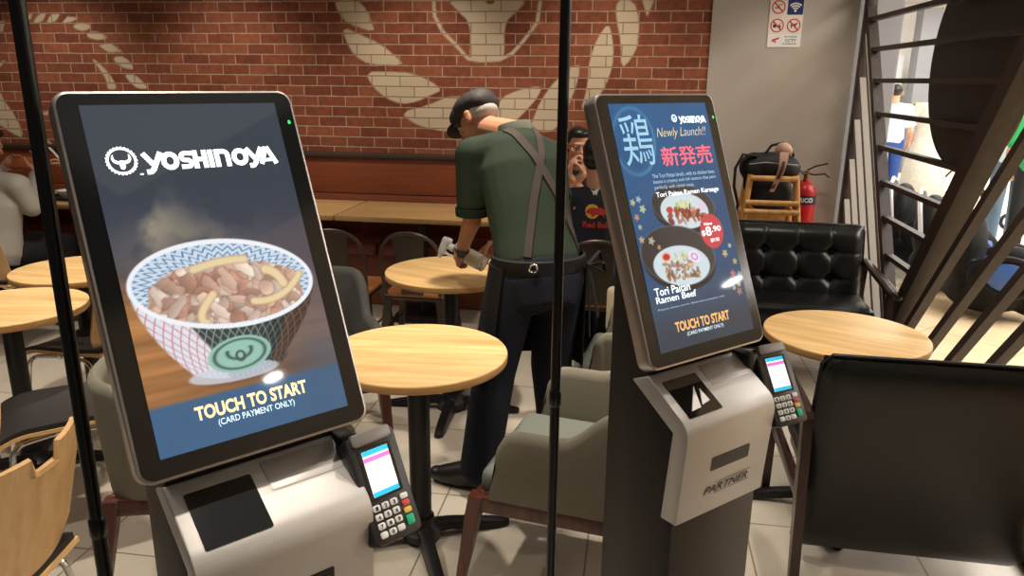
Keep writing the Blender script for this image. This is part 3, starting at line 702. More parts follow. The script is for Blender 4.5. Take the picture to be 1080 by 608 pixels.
def sst(e0, e1, x):
    t = np.clip((x - e0) / (e1 - e0), 0, 1); return t * t * (3 - 2 * t)
def C3(r, g, b): return np.array([r, g, b], float) / 255
def over(img, a, c):
    a = np.clip(a, 0, 1)[..., None]; return img * (1 - a) + (c if getattr(c, 'ndim', 1) == 3 else np.asarray(c)) * a
def ell_d(cs, ct, rx, ry, ang=0.0):
    """<1 inside; centre in s,t; radii in metres"""
    x = MX - cs * AW; y = MY - ct * AH; c, s_ = math.cos(ang), math.sin(ang); u = x * c + y * s_; v = -x * s_ + y * c
    return np.hypot(u / rx, v / ry), u, v
def soft(d, w=.02): return sst(1 + w, 1 - w, d)
def segd(p, q):
    ax, ay, bx, by = p[0] * AW, p[1] * AH, q[0] * AW, q[1] * AH; L2 = (bx - ax) ** 2 + (by - ay) ** 2
    t = np.clip(((MX - ax) * (bx - ax) + (MY - ay) * (by - ay)) / L2, 0, 1); return np.hypot(MX - ax - t * (bx - ax), MY - ay - t * (by - ay))
WARP = vnoise(20, 34, 3, 77)
def blobs(img, mask, n, cols, rmin, rmax, box, seed):
    r_ = np.random.RandomState(seed)
    for k in range(n):
        s_ = box[0] + r_.rand() * (box[1] - box[0]); t_ = box[2] + r_.rand() * (box[3] - box[2]); a = r_.rand() * PI
        d, u, v = ell_d(s_, t_, rmin + r_.rand() * (rmax - rmin), (rmin + r_.rand() * (rmax - rmin)) * .55, a)
        if rmax > .013: d = d + (WARP - .5) * .9
        c = C3(*cols[r_.randint(len(cols))]) * (0.82 + .3 * r_.rand())
        sh = 1.0 + .28 * np.clip(-v / rmax, -1, 1)
        img = over(img, soft(d, .12) * mask * .9, np.clip(c[None, None] * sh[..., None], 0, 1))
        img = over(img, np.exp(-((d - 1.05) / .1) ** 2) * mask * .22, C3(92, 54, 44))
    return img
def poster_beef():
    n1 = vnoise(3, 5, 5, 1); n2 = vnoise(5, 9, 4, 9); grain = vnoise(2, 60, 4, 20)
    img = np.ones(PX.shape + (3,)) * C3(60, 66, 75)
    img = over(img, sst(.25, .5, PY), C3(66, 66, 80)); img = over(img, sst(.3, .55, PY) * sst(.5, 1, PX), C3(84, 76, 84))
    smoke = sst(.46, .66, n1) * np.exp(-((PX - .16) / .2) ** 2 - ((PY - .36) / .1) ** 2)
    img = over(img, smoke * .8, C3(180, 166, 138)); img = over(img, sst(.42, .62, n2) * np.exp(-((PX - .36) / .3) ** 2 - ((PY - .4) / .06) ** 2) * .5, C3(150, 140, 122))
    img = over(img, np.exp(-((PX - .3) / .34) ** 2 - ((PY - .46) / .05) ** 2) * .4 * (n2 + .3), C3(168, 146, 112))
    wd = C3(168, 116, 70)[None, None] * (.72 + .5 * grain)[..., None]
    img = over(img, sst(.5, .66, PY + .12 * (.5 - PX)), wd)
    img = over(img, sst(.45, .9, PX) * sst(.5, .66, PY) * .75, C3(96, 88, 96))
    # bowl body
    d0, u0_, v0_ = ell_d(.5, .553, .1275, .064, R(6))
    foot, _, _ = ell_d(.475, .785, .068, .022, R(3))
    t0 = .555 + (PX - .5) * .06; q = np.clip((PY - t0) / (.79 - t0), 0, 1)
    half = .47 - (.47 - .245) * q ** 1.7; cx = .5 - .025 * q
    body = sst(half + .008, half - .008, np.abs(PX - cx)) * (PY > t0) * sst(.8, .792, PY); body = np.maximum(body, soft(foot, .05))
    base = np.ones(PX.shape + (3,)) * C3(52, 62, 70)
    hx = (PX - cx) / half                                                       # -1..1 round the bowl
    lat = np.minimum(np.abs(((hx * 9 + PY * 26) % 1) - .5), np.abs(((hx * 9 - PY * 26) % 1) - .5))
    base = over(base, sst(.1, .02, lat), C3(150, 168, 140))
    wt = np.ones(PX.shape + (3,)) * C3(222, 226, 234); wt = over(wt, sst(.12, .03, lat), C3(206, 130, 142))
    seam = -.46 + (PY - .7) * 1.5
    base = over(base, sst(.02, -.02, hx - seam), wt); base = over(base, sst(.7, .73, hx), C3(110, 84, 76)); base = over(base, sst(.7, .73, hx) * sst(.12, .03, lat), C3(196, 150, 120))
    base = base * (1 - .45 * sst(.1, 1, hx))[..., None]
    img = over(img, np.exp(-((PX - .55) / .4) ** 2 - ((PY - .84) / .03) ** 2) * .5, C3(70, 50, 40))
    img = over(img, body, base)
    img = over(img, soft(ell_d(.44, .815, .062, .012, R(2))[0], .06) * .8, C3(206, 214, 226))
    # emblem
    de, ue, ve = ell_d(.485, .765, .0445, .0245, R(-3))
    img = over(img, soft(de, .04), C3(150, 196, 178)); img = over(img, np.exp(-((de - .8) / .06) ** 2), C3(70, 92, 92)); img = over(img, np.exp(-((de - .62) / .05) ** 2) * .0, C3(70, 92, 92))
    ring = np.exp(-((np.hypot(ue / .017, (ve + .004) / .0105) - 1) / .16) ** 2) * (ve > -.008); img = over(img, ring, C3(64, 84, 84))
    img = over(img, soft(np.hypot(ue / .0075, (ve - .003) / .008), .15), C3(70, 92, 90)); img = over(img, soft(np.hypot(ue / .0035, (ve - .002) / .004), .2), C3(150, 196, 178))
    # rim, patterned inside, meat
    img = over(img, soft(d0, .012), C3(240, 243, 248))
    d1, u1, v1 = ell_d(.5, .553, .121, .057, R(6)); ang = np.arctan2(v1 / .057, u1 / .121)
    zig = np.abs(((ang / (2 * PI) * 44) % 1) - .5) * 2
    inside = C3(206, 222, 236)[None, None] * np.ones(PX.shape + (1,))
    inside = over(inside, sst(.22, .08, np.abs((d1 * 7 + zig * .8) % 1 - .5)), C3(96, 128, 168))
    img = over(img, soft(d1, .015), inside)
    d2, _, v2 = ell_d(.505, .583, .107, .047, R(5)); edge = d2 + (vnoise(14, 22, 2, 40) - .5) * .22
    meat = sst(1.02, .96, edge) * (d1 < 1.0)
    img = over(img, meat, C3(182, 138, 118)[None, None] * (.8 + .5 * vnoise(18, 30, 3, 44))[..., None])
    img = blobs(img, meat, 120, [(214, 180, 160), (196, 154, 136), (226, 200, 184), (176, 130, 112), (234, 214, 198), (206, 168, 146)], .009, .021, (.08, .93, .47, .68), 3)
    for (a, b_, c_, w_) in (((.36, .66), (.30, .64), (.42, .58), .0052), ((.62, .62), (.78, .64), (.9, .56), .005), ((.72, .53), (.78, .54), (.8, .58), .0065), ((.35, .5), (.5, .48), (.62, .49), .0055)):
        d = np.full(PX.shape, 9.0); prev = a
        for k in range(1, 13):
            s_ = k / 12; p = tuple(a[i] * (1 - s_) ** 2 + b_[i] * 2 * s_ * (1 - s_) + c_[i] * s_ ** 2 for i in (0, 1)); d = np.minimum(d, segd(prev, p)); prev = p
        img = over(img, sst(w_ * 1.25, w_ * .9, d) * (d1 < 1), C3(232, 210, 166)); img = over(img, np.exp(-((d - w_) / .0015) ** 2) * .4 * (d1 < 1), C3(176, 136, 96))
    # caption band
    img = over(img, sst(.855, .868, PY + 0 * PX), C3(62, 98, 134)); img = over(img, sst(.7, .86, PY) * sst(.55, 1., PX) * .45, C3(70, 92, 116))
    return img
def leaf(img, s_, t_, r, c, seed):
    r_ = np.random.RandomState(seed); a0 = r_.rand() * 6.28; x = MX - s_ * AW; y = MY - t_ * AH; rr = np.hypot(x, y); th = np.arctan2(y, x) - a0
    f = r * (.45 + .55 * np.abs(np.cos(th * 2.5)) ** 1.5)
    return over(img, sst(1.15, .85, rr / f) * .9, C3(*c))
def poster_ramen():
    n = vnoise(3, 5, 4, 3)
    img = np.ones(PX.shape + (3,)) * C3(24, 88, 138); img = over(img, sst(.1, .7, PY), C3(30, 78, 124)); img = over(img, sst(.35, 1, PX) * sst(.0, .5, PY) * .55, C3(22, 66, 104)); img = over(img, sst(.66, .86, PY), C3(50, 72, 96)); img = over(img, sst(.84, .93, PY) * .8, C3(52, 60, 72))
    img = img * (.94 + .12 * n)[..., None]
    dc, u, v = ell_d(.18, .155, .053, .066, R(12)); nn = vnoise(6, 10, 3, 50)
    img = over(img, np.exp(-((dc - 1) / .05) ** 2) * (.25 + .7 * nn), C3(96, 158, 196)); img = over(img, np.exp(-((dc - .93) / .03) ** 2) * .4 * nn, C3(96, 158, 196))
    for cs, ct, rw, rh, sc_, sct, srx, sry in ((.535, .437, .086, .044, .535, .458, .066, .036), (.38, .635, .098, .058, .39, .677, .076, .039)):
        d, u, v = ell_d(cs, ct, rw, rh, R(9)); dl, _, _ = ell_d(cs, ct + .022, rw, rh, R(9))
        img = over(img, soft(dl, .03), C3(24, 26, 32)); img = over(img, soft(d, .02), C3(58, 54, 58)); img = over(img, np.exp(-((d - 1) / .03) ** 2) * .5, C3(120, 122, 128)); img = over(img, soft(d, .02) * sst(.0, -rw, u) * .5, C3(28, 28, 32))
        ds, us, vs = ell_d(sc_, sct, srx, sry, R(6)); m_ = soft(ds, .03); img = over(img, m_, C3(206, 222, 228))
        if cs > .5:
            img = blobs(img, m_, 34, [(150, 66, 46), (176, 96, 66), (124, 48, 40), (196, 130, 92)], .004, .012, (.36, .72, .445, .50), 8)
            img = blobs(img, m_, 22, [(186, 206, 96), (214, 222, 130), (226, 220, 150)], .002, .006, (.46, .64, .415, .445), 12)
            img = over(img, soft(ell_d(.72, .447, .012, .008)[0], .1), C3(226, 206, 226)); img = over(img, soft(ell_d(.38, .447, .009, .0065)[0], .1), C3(196, 60, 50))
        else:
            img = blobs(img, m_, 70, [(186, 150, 124), (160, 122, 98), (206, 176, 150), (142, 104, 84)], .003, .008, (.22, .55, .655, .73), 15)
            img = blobs(img, m_, 16, [(214, 204, 140), (226, 216, 160)], .002, .005, (.34, .48, .625, .655), 18)
            img = over(img, soft(ell_d(.25, .633, .0125, .009)[0], .1), C3(236, 170, 150)); img = over(img, soft(ell_d(.25, .633, .009, .0062)[0], .1), C3(190, 52, 44))
            dn = ell_d(.53, .65, .016, .0115, R(20))[0]; img = over(img, soft(dn, .08), C3(240, 232, 244)); img = over(img, np.exp(-((dn - .5) / .14) ** 2), C3(206, 130, 200))
    dp, _, _ = ell_d(.77, .557, .033, .035, R(8)); img = over(img, soft(dp, .03), C3(202, 66, 78)); 
    k = 0
    for s_, t_, c in ((.04, .40, (206, 196, 130)), (.12, .43, (196, 206, 150)), (.06, .5, (176, 196, 150)), (.05, .55, (206, 180, 120)), (.14, .56, (196, 190, 160)), (.2, .59, (206, 150, 120)), (.05, .46, (214, 140, 110)), (.86, .66, (206, 190, 140)), (.93, .63, (196, 206, 170)), (.95, .7, (196, 186, 110)), (.9, .75, (206, 110, 110)), (.94, .8, (206, 190, 150)), (.86, .78, (206, 80, 84)), (.97, .76, (150, 170, 190)), (.88, .81, (196, 196, 150)), (.1, .39, (170, 196, 206)), (.93, .83, (190, 120, 110))):
        k += 1; img = leaf(img, s_, t_, .0055 + .003 * (k % 3) / 2, c, k)
    return img
def lit_display(name, img, M, parent, y0):
    """a fine grid of display cells lying just under the cover glass"""
    lc = np.where(img <= .04045, img / 12.92, ((np.clip(img, 0, 1) + .055) / 1.055) ** 2.4)
    vs = []
    for j in range(NY):
        for i in range(NX): vs.append(M @ V((-AW / 2 + AW * i / (NX - 1), y0 + AH * (1 - j / (NY - 1)), .0022)))
    idx = np.arange(NX * NY).reshape(NY, NX); fs = np.stack([idx[1:, :-1], idx[1:, 1:], idx[:-1, 1:], idx[:-1, :-1]], -1).reshape(-1, 4)
    me = bpy.data.meshes.new(name); me.from_pydata(vs, [], fs.tolist())
    a = me.color_attributes.new('picture', 'FLOAT_COLOR', 'POINT'); buf = np.ones((NX * NY, 4), np.float32); buf[:, :3] = lc.reshape(-1, 3); a.data.foreach_set('color', buf.reshape(-1))
    return link(name, me, 'display', parent)
def display_mat():
    m = bpy.data.materials.new('display'); m.use_nodes = True; nt = m.node_tree; b = nt.nodes['Principled BSDF']
    at = nt.nodes.new('ShaderNodeAttribute'); at.attribute_name = 'picture'
    b.inputs['Base Color'].default_value = (.006, .006, .007, 1); b.inputs['Roughness'].default_value = .04; b.inputs['Specular IOR Level'].default_value = .5
    nt.links.new(at.outputs['Color'], b.inputs['Emission Color']); b.inputs['Emission Strength'].default_value = 1.0
    MATS['display'] = m
display_mat()

# ------------------------------------------------------------------ self-order kiosks (front = local -Y)
def rrect(w, h, r, n=6, cx=0.0, cy=0.0):
    out = []
    for sx, sy, a0 in ((1, 1, 0), (-1, 1, PI / 2), (-1, -1, PI), (1, -1, 3 * PI / 2)):
        for k in range(n + 1):
            a = a0 + k * PI / 2 / n; out.append((cx + sx * (w / 2 - r) + r * math.cos(a), cy + sy * (h / 2 - r) + r * math.sin(a)))
    return out
def plate(g, poly, z0, z1, M, bev=0.0):
    gg = G().prism(poly, z0, z1, 'XY', None, bev); me = bpy.data.meshes.new('t'); gg.bm.to_mesh(me); gg.bm.free(); g.addmesh(me, M); bpy.data.meshes.remove(me); return g
def basis(o, up, x=V((1, 0, 0))):
    up = V(up).normalized(); out = x.cross(up)
    return Matrix(((x.x, up.x, out.x, o[0]), (x.y, up.y, out.y, o[1]), (x.z, up.z, out.z, o[2]), (0, 0, 0, 1)))
HSCR, WSCR, AY0 = .526, .328, .029
def st2(s_, t_): return (-AW / 2 + s_ * AW, AY0 + AH * (1 - t_))
def lettering(name, m, parent, items, M, z=.0030, bold=.0):
    g = G()
    for it in items:
        s_, x0, x1, y0, y1 = it[:5]
        a, b_ = st2(x0, y1), st2(x1, y0)
        add_text(g, s_, a[0], b_[0], a[1], b_[1], M, it[5] if len(it) > 5 else bold, it[6] if len(it) > 6 else 0.0, lift=z)
    return obj(name, g, m, parent, 0, False)
def stroke(g, pts, w, T, z):
    """flat heavy pen stroke through pts, butt ended; T maps the letter box to the plane"""
    n = len(pts); L_, R_ = [], []
    for i in range(n):
        p = V((pts[i][0], pts[i][1])); t = V(pts[min(i + 1, n - 1)]) - V(pts[max(i - 1, 0)]); t.normalize(); m_ = V((-t.y, t.x)) * w / 2
        L_.append(g.bm.verts.new(T(p.x + m_.x, p.y + m_.y, z))); R_.append(g.bm.verts.new(T(p.x - m_.x, p.y - m_.y, z)))
    for i in range(n - 1): g.bm.faces.new((R_[i], R_[i + 1], L_[i + 1], L_[i]))
def wordmark(g, x0, x1, y0, y1, M, z, w=.27):
    """heavy rounded capitals, the first and last but one letters y-shaped"""
    W_, H_ = x1 - x0, y1 - y0; asp = W_ / H_                                  # pen space: height 1, width asp
    T = lambda x, y, zz: M @ V((x0 + x * H_, y0 + y * H_, zz))
    arc = lambda cx, cy, rx, ry, a0, a1, n=14: [(cx + rx * math.cos(R(a0 + (a1 - a0) * k / n)), cy + ry * math.sin(R(a0 + (a1 - a0) * k / n))) for k in range(n + 1)]
    k = asp / 8.02
    X = lambda u: u * k
    def yy(u): stroke(g, [(X(u), .98), (X(u + .46), .36)], w, T, z); stroke(g, [(X(u + .98), 1.0), (X(u + .42), .06), (X(u + .3), -.03), (X(u + .05), -.04)], w, T, z)
    def oo(u, d=1.02): stroke(g, arc(X(u + d / 2), .5, X(d / 2) - w / 2, .5 - w / 2, 0, 360, 32), w, T, z)
    yy(.06); oo(.98)
    u = 2.02; stroke(g, [(X(u + .74), .86), (X(u + .36), .87)] + arc(X(u + .32), .68, X(.2), .185, 90, 270, 8) + [(X(u + .4), .49)] + arc(X(u + .46), .31, X(.2), .175, 90, -90, 8) + [(X(u + .06), .13)], w * .9, T, z)
    for q in (2.95, 3.5): stroke(g, [(X(q), 0), (X(q), 1)], w, T, z)
    stroke(g, [(X(2.95), .5), (X(3.5), .5)], w * .9, T, z); stroke(g, [(X(3.86), 0), (X(3.86), 1)], w, T, z)
    stroke(g, [(X(4.24), 0), (X(4.24), 1)], w, T, z); stroke(g, [(X(4.24), .87), (X(4.6), .87)] + arc(X(4.62), .62, X(.27), .25, 90, 0, 8) + [(X(4.89), 0)], w, T, z)
    oo(5.12, 1.04); yy(6.1)
    stroke(g, [(X(6.92), .02), (X(7.38), 1.0)], w, T, z); stroke(g, [(X(7.88), .0), (X(7.42), 1.0)], w, T, z); stroke(g, [(X(7.1), .24), (X(7.7), .24)], w * .7, T, z)
def bull_badge(g, cx, cy, r, M, z, rope=True):
    """round badge: roped ring, two horns and a ring-nosed head"""
    ring2d(g, cx, cy, r * .80, r * .93, M, z)
    n = 26
    for i in range(n):
        if rope: disc2d(g, cx + r * .93 * math.cos(i * 2 * PI / n), cy + r * .93 * math.sin(i * 2 * PI / n), r * .1, r * .1, M, z + .00005, 10)
    for sx in (-1, 1):
        flatpoly(g, smoothpoly([(cx + sx * r * q[0], cy + r * q[1]) for q in ((.12, -.02), (.34, .02), (.5, .2), (.46, .52), (.62, .34), (.64, .08), (.5, -.14), (.2, -.26))], 2), M, z)
    flatpoly(g, smoothpoly([(cx + r * q[0], cy + r * q[1]) for q in ((-.2, -.12), (-.2, .0), (0, .05), (.2, .0), (.2, -.12), (.16, -.5), (.08, -.62), (-.08, -.62), (-.16, -.5))], 1), M, z)
def make_kiosk(label, loc, rz, tau, which):
    t = thing('order_kiosk', label, 'kiosk', (loc[0], loc[1], 0), rz, 'self-order kiosks')
    zb = loc[2]; ta = math.tan(tau); dz = zb - 1.165
    MS = basis((0, 0, zb), (0, math.sin(tau), math.cos(tau)))
    # pedestal: a slab rising behind the display
    prof = [(.152, .02), (-.04, .02), (-.04, .87 + dz), (-.015, .87 + dz), (-.028, 1.04 + dz), (.07, 1.112 + dz), (.035, 1.15 + dz), (.152, zb + (.152 - .036) / ta), (.152, .9)]
    obj('pedestal', G().prism(prof, -.125, .125, 'YZ', None, .004), 'kiosk_dark', t, 30)
    obj('floor_plate', G().box((0, .05, .011), (.36, .34, .022), .006), 'kiosk_dark', t)
    # brushed cover with the receipt printer
    A, B, Cc = V((.044, 1.135 + dz)), V((-.068, 1.066 + dz)), V((-.052, .86 + dz))
    arc = []
    for k in range(9):
        q = k / 8; p0 = B + (A - B).normalized() * .03; p1 = B + (Cc - B).normalized() * .03
        arc.append(tuple(p0 * (1 - q) ** 2 + B * 2 * q * (1 - q) + p1 * q * q))
    cov = [tuple(A)] + arc + [tuple(Cc), (-.012, .86 + dz), (-.028, 1.045 + dz), (.085, 1.116 + dz)]
    cv = obj('printer_cover', G().prism(cov, -.128, .128, 'YZ', None, .003), 'kiosk_silver', t, 40)
    MSl = basis((0, -.068, 1.066 + dz), (0, .112, .069)); MF = basis((0, -.052, .86 + dz), (0, -.016, .206))
    g = G(); plate(g, rrect(.092, .088, .003, 3, -.062, .066), -.004, .0012, MSl); obj('printer_window', g, 'printer_window', cv, 30)
    g = G(); plate(g, rrect(.118, .05, .002, 2, .062, .098), -.004, .0008, MSl, .0003); obj('cover_lid', g, 'kiosk_silver', cv, 30)
    g = G(); plate(g, rrect(.112, .03, .003, 3, .006, .112), -.004, .0008, MF)
    obj('receipt_slot', g, 'slot_black', cv, 30)
    g = G()
    for yy in (.104, .110, .116, .122): plate(g, rrect(.1, .002, .0008, 2, .006, yy), .0, .0016, MF)
    obj('slot_teeth', g, 'terminal_black', cv, 30)
    g = G(); add_text(g, 'PARTNER', -.06, .07, .046, .062, MF, .01, .35, lift=.0012); 
    for yy in (.066, .042): flatpoly(g, [(-.03, yy), (.075, yy), (.0755, yy + .0012), (-.0295, yy + .0012)], MF, .0012)
    obj('maker_lettering', g, 'print_black', cv, 0, False)
    if which != 'beef':
        g = G(); plate(g, [(-.092, .034), (-.066, .036), (-.046, .082)], .001, .003, MSl); plate(g, [(-.058, .04), (-.034, .044), (-.036, .074)], .001, .0026, MSl); obj('receipt_paper', g, 'receipt_paper', cv, 30)
    # display
    g = G(); plate(g, rrect(WSCR, HSCR, .02, 7, 0, HSCR / 2), -.034, .0, MS, .003)
    hs = obj('display_housing', g, 'kiosk_rim', t, 40)
    g = G(); plate(g, rrect(WSCR - .009, HSCR - .009, .017, 7, 0, HSCR / 2), -.002, .0014, MS); obj('black_bezel', g, 'kiosk_bezel', hs, 30)
    g = G(); plate(g, rrect(.004, .006, .0015, 2, .151, .474), .0, .0018, MS); obj('status_light', g, 'led_green', hs, 30)
    g = G(); plate(g, rrect(.2, .3, .01, 3, 0, .2), -.06, -.03, MS); obj('rear_bracket', g, 'kiosk_dark', hs, 30)
    if which == 'beef':
        lit_display('lit_screen', poster_beef(), MS, hs, AY0)
        g = G(); x, y = st2(.135, .165); bull_badge(g, x, y, .0195, MS, .003)
        a, b_ = st2(.232, .2), st2(.94, .145); wordmark(g, a[0], b_[0], a[1], b_[1], MS, .003); disc2d(g, st2(.215, .205)[0], st2(.2, .207)[1], .0025, .0012, MS, .003)
        obj('brand_lettering', g, 'px_white', hs, 0, False)
        lettering('start_lettering', 'px_gold', hs, [('TOUCH TO START', .2, .79, .886, .926, .035)], MS)
        lettering('payment_lettering', 'px_pale', hs, [('(CARD PAYMENT ONLY)', .3, .705, .934, .958, .01)], MS)
    else:
        lit_display('lit_screen', poster_ramen(), MS, hs, AY0)
        g = G(); x, y = st2(.625, .066); ring2d(g, x, y, .0065, .0078, MS, .003, 20); bull_badge(g, x, y, .0066, MS, .003, False)
        a, b_ = st2(.675, .088), st2(.965, .058); wordmark(g, a[0], b_[0], a[1], b_[1], MS, .003, .2); obj('brand_lettering', g, 'px_white', hs, 0, False)
        g = G(); a, b_ = st2(.06, .255), st2(.35, .045); add_text(g, '\u9d8f', a[0], b_[0], a[1], b_[1], MS, .0, .0, lift=.003); obj('seal_lettering', g, 'px_soft', hs, 0, False)
        lettering('script_lettering', 'px_peach', hs, [('Newly Launch!!', .41, .94, .105, .155, -.012, .35)], MS)
        lettering('headline_lettering', 'px_pink', hs, [('\u65b0\u767a\u58f2', .41, .95, .185, .268, .012)], MS)
        lettering('blurb_lettering', 'px_text_pale', hs, [('The Tori Paitan broth, with its chicken base,', .275, .94, .295, .314), ('boasts a creamy and rich texture that pairs', .275, .94, .319, .338), ('perfectly with ramen soup.', .275, .685, .343, .362)], MS)
        lettering('dish_lettering', 'px_white', hs, [('Tori Paitan Ramen Karaage', .275, .94, .37, .397, .012)], MS)
        lettering('dish_lettering', 'px_white', hs, [('Tori Paitan', .06, .415, .748, .781, .012), ('Ramen Beef', .06, .465, .783, .81, .012)], MS)
        lettering('price_lettering', 'px_white', hs, [('Now', .70, .79, .518, .531, .02), ('$', .655, .695, .55, .575, .015), ('8', .702, .762, .536, .576, .02), ('.90', .77, .87, .538, .562, .015), ('$9.90', .735, .83, .588, .606, .01)], MS)
        lettering('small_print', 'px_text_pale', hs, [('Pictures shown are for illustration purposes only', .06, .75, .83, .84)], MS)
        lettering('start_lettering', 'px_orange', hs, [('TOUCH TO START', .19, .76, .895, .935, .03)], MS)
        lettering('payment_lettering', 'px_pale', hs, [('(CARD PAYMENT ONLY)', .29, .675, .943, .962, .01)], MS)
    # card terminal on its bracket at the right of the display
    tt_ = R(26.5 if which == 'beef' else 31); up = V((0, math.sin(tt_), math.cos(tt_))); MT = Matrix.Translation((.163 if which == 'beef' else .173, -.08, (1.0 if which == 'beef' else 1.006) + dz)) @ Matrix.Rotation(R(4 if which == 'beef' else -9), 4, 'Z') @ basis((0, 0, 0), up)
    g = G(); plate(g, rrect(.086, .166, .009, 4, 0, .081), -.036, .0, MT, .003); ct = obj('card_terminal', g, 'terminal_black', t, 40)
    g = G(); plate(g, rrect(.07, .02, .006, 4, 0, .158), -.006, .004, MT, .002); obj('terminal_reader', g, 'terminal_grey', ct, 40)
    g = G(); plate(g, rrect(.058, .078, .002, 2, .0, .104), -.002, .0008, MT); obj('terminal_glass', g, 'printer_window', ct, 30)
    g = G(); plate(g, rrect(.046, .07, .001, 1, .0, .104), .0, .0012, MT); obj('terminal_screen', g, 'terminal_screen', ct, 0)
    g = G(); flatpoly(g, [(-.023, .122), (.023, .122), (.023, .129), (-.023, .129)], MT, .0016); obj('screen_header', g, 'terminal_pink', ct, 0)
    for nm_, ya_ in (('screen_footer', .069), ('screen_top_strip', .1315)):
        g = G(); flatpoly(g, [(-.023, ya_), (.023, ya_), (.023, ya_ + .0075), (-.023, ya_ + .0075)], MT, .0016); obj(nm_, g, 'terminal_blue', ct, 0)
    if which != 'beef':
        g = G()
        for yy in (.102, .088):
            for k in range(6): disc2d(g, -.011 + k * .0045, yy, .0019, .003, MT, .0016, 8)
        obj('screen_digits', g, 'terminal_lines', ct, 0)
    keys = [('1', 0, 0), ('2', 1, 0), ('3', 2, 0), ('4', 0, 1), ('5', 1, 1), ('6', 2, 1), ('7', 0, 2), ('8', 1, 2), ('9', 2, 2), ('*', 0, 3), ('0', 1, 3), ('.', 2, 3)]
    dg_ = G()
    for ch, i, j in keys:
        x, y = -.0245 + i * .0155, .0535 - j * .0135
        g = G(); plate(g, rrect(.0125, .0095, .0025, 3, x, y), -.001, .0022, MT, .0006); obj('key', g, 'key_white', ct, 40)
        if ch.isdigit(): add_text(dg_, ch, x - .0022, x + .0022, y - .003, y + .003, MT, .04, lift=.0026)
    obj('key_digits', dg_, 'print_black', ct, 0, False)
    for m_, y, h in (('key_white', .0555, .0085), ('key_red', .0445, .0085), ('key_yellow', .0335, .0085), ('key_green', .0185, .015)):
        g = G(); plate(g, rrect(.0135, h, .0025, 3, .0255, y), -.001, .0022, MT, .0006); tag(obj('key', g, m_, ct, 40), {'key_white': 'white function key', 'key_red': 'red cancel key', 'key_yellow': 'yellow clear key', 'key_green': 'green enter key'}[m_], None)
    g = G(); plate(g, rrect(.05, .13, .006, 3, -.01, .085), -.07, -.034, MT, .004)
    g.box((.135, .03, 1.1 + dz), (.03, .06, .08), .008)
    obj('terminal_bracket', g, 'terminal_black', t, 40)
    return t
make_kiosk('order kiosk at left, its lit screen showing a bowl of sliced beef', (-.486, .892, 1.176), R(49.5), R(23.4), 'beef')
make_kiosk('order kiosk right of centre, its lit blue screen advertising two ramen bowls', (.168, 1.431, 1.165), R(44.3), R(21.4), 'ramen')

# ------------------------------------------------------------------ thin black poles
def pole(label, x, y, joint):
    t = thing('black_pole', label, 'pole', (x, y, 0), 0, 'thin black floor-to-ceiling poles')
    obj('upper_tube', G().cyl((0, 0, joint), (0, 0, 2.79), .0105, seg=20), 'pole_black', t)
    obj('lower_tube', G().cyl((0, 0, .01), (0, 0, joint), .0115 if joint < 1 else .0105, seg=20), 'pole_black', t)
    obj('collar', G().lathe([(.0105, joint - .02), (.0132, joint - .016), (.0132, joint + .012), (.0105, joint + .016)], 20), 'pole_black', t)
    obj('floor_flange', G().lathe([(0, 0), (.06, 0), (.058, .008), (.016, .014), (.012, .03)], 24), 'pole_black', t)
    obj('ceiling_flange', G().lathe([(.012, 2.77), (.016, 2.79), (.05, 2.797), (.05, 2.805), (0, 2.805)], 24), 'pole_black', t)
pole('thin black pole at left, just left of the left kiosk screen', -.826, .96, .976)
pole('thin black pole in the middle, in front of the worker and the grey tub chair', -.14, 1.484, 1.03)
# ------------------------------------------------------------------ slatted timber screen between shop and mall (plane x = 1.5)
def bar(p, q, w, d):
    """square-section bar between two (y, z) points of the screen plane, w in the plane, d through it"""
    P, Q = V((1.5, p[0], p[1])), V((1.5, q[0], q[1])); t = (Q - P).normalized(); a = V((1, 0, 0)); b_ = t.cross(a)
    return G().loft([[c + a * (sx * d / 2) + b_ * (sz * w / 2) for sx, sz in ((-1, -1), (1, -1), (1, 1), (-1, 1))] for c in (P, Q)])
def at_y(p, q, y): return p[1] + (q[1] - p[1]) * (y - p[0]) / (q[0] - p[0])
s = thing('slatted_screen', 'dark timber screen of crossing diagonal and level bars between the shop and the mall', 'screen', (1.5, 4.2, 0))
def sobj(name, g, m='screen_wood'):
    o = obj(name, g, m, None, 30); o.parent = s; o.matrix_parent_inverse = Matrix.Translation((-1.5, -4.2, 0)); return o
LA, LB = (5.66, 2.14), (4.22, .04)
AA, AB = (2.9, 2.44), (4.57, .04)
sobj('diagonal_beam', bar(AB, AA, .10, .10)); sobj('diagonal_beam', bar(LB, (5.7, 2.2), .055, .06))
for z in (2.275, 2.08, 1.885, 1.69, 1.49, 1.295, 1.095, .9, .7):
    yl = 5.67 - (2.08 - z) / 1.44 if z < 2.1 else 5.7; ya = AB[0] + (AA[0] - AB[0]) * (z - AB[1]) / (AA[1] - AB[1])
    sobj('level_bar', bar((yl, z), (ya, z), .027, .04))
for (y1, z1), (y2, z2) in (((3.29, 1.46), (4.15, .43)), ((3.18, 1.17), (3.86, .41)), ((3.1, .97), (3.57, .45)), ((3.02, .76), (3.22, .54)), ((2.9, .55), (3.1, .33))):
    k = (z2 - z1) / (y2 - y1); k = max(k, -1.3)
    yb = y1 + (.04 - z1) / k; yt = 2.05; zt = z1 + k * (yt - y1)
    if zt > 2.44: yt = y1 + (2.44 - z1) / k; zt = 2.44
    sobj('diagonal_bar', bar((yb, .04), (yt, zt), .04, .045))
for z in (1.98, 1.7, 1.42, 1.15, .87, .59):
    sobj('diagonal_bar', bar((5.66, z), (5.66 - (z - .04) / 1.44, .04), .04, .045), 'screen_wood_lit')  # bars next to the pier, mall light painted in as paler timber
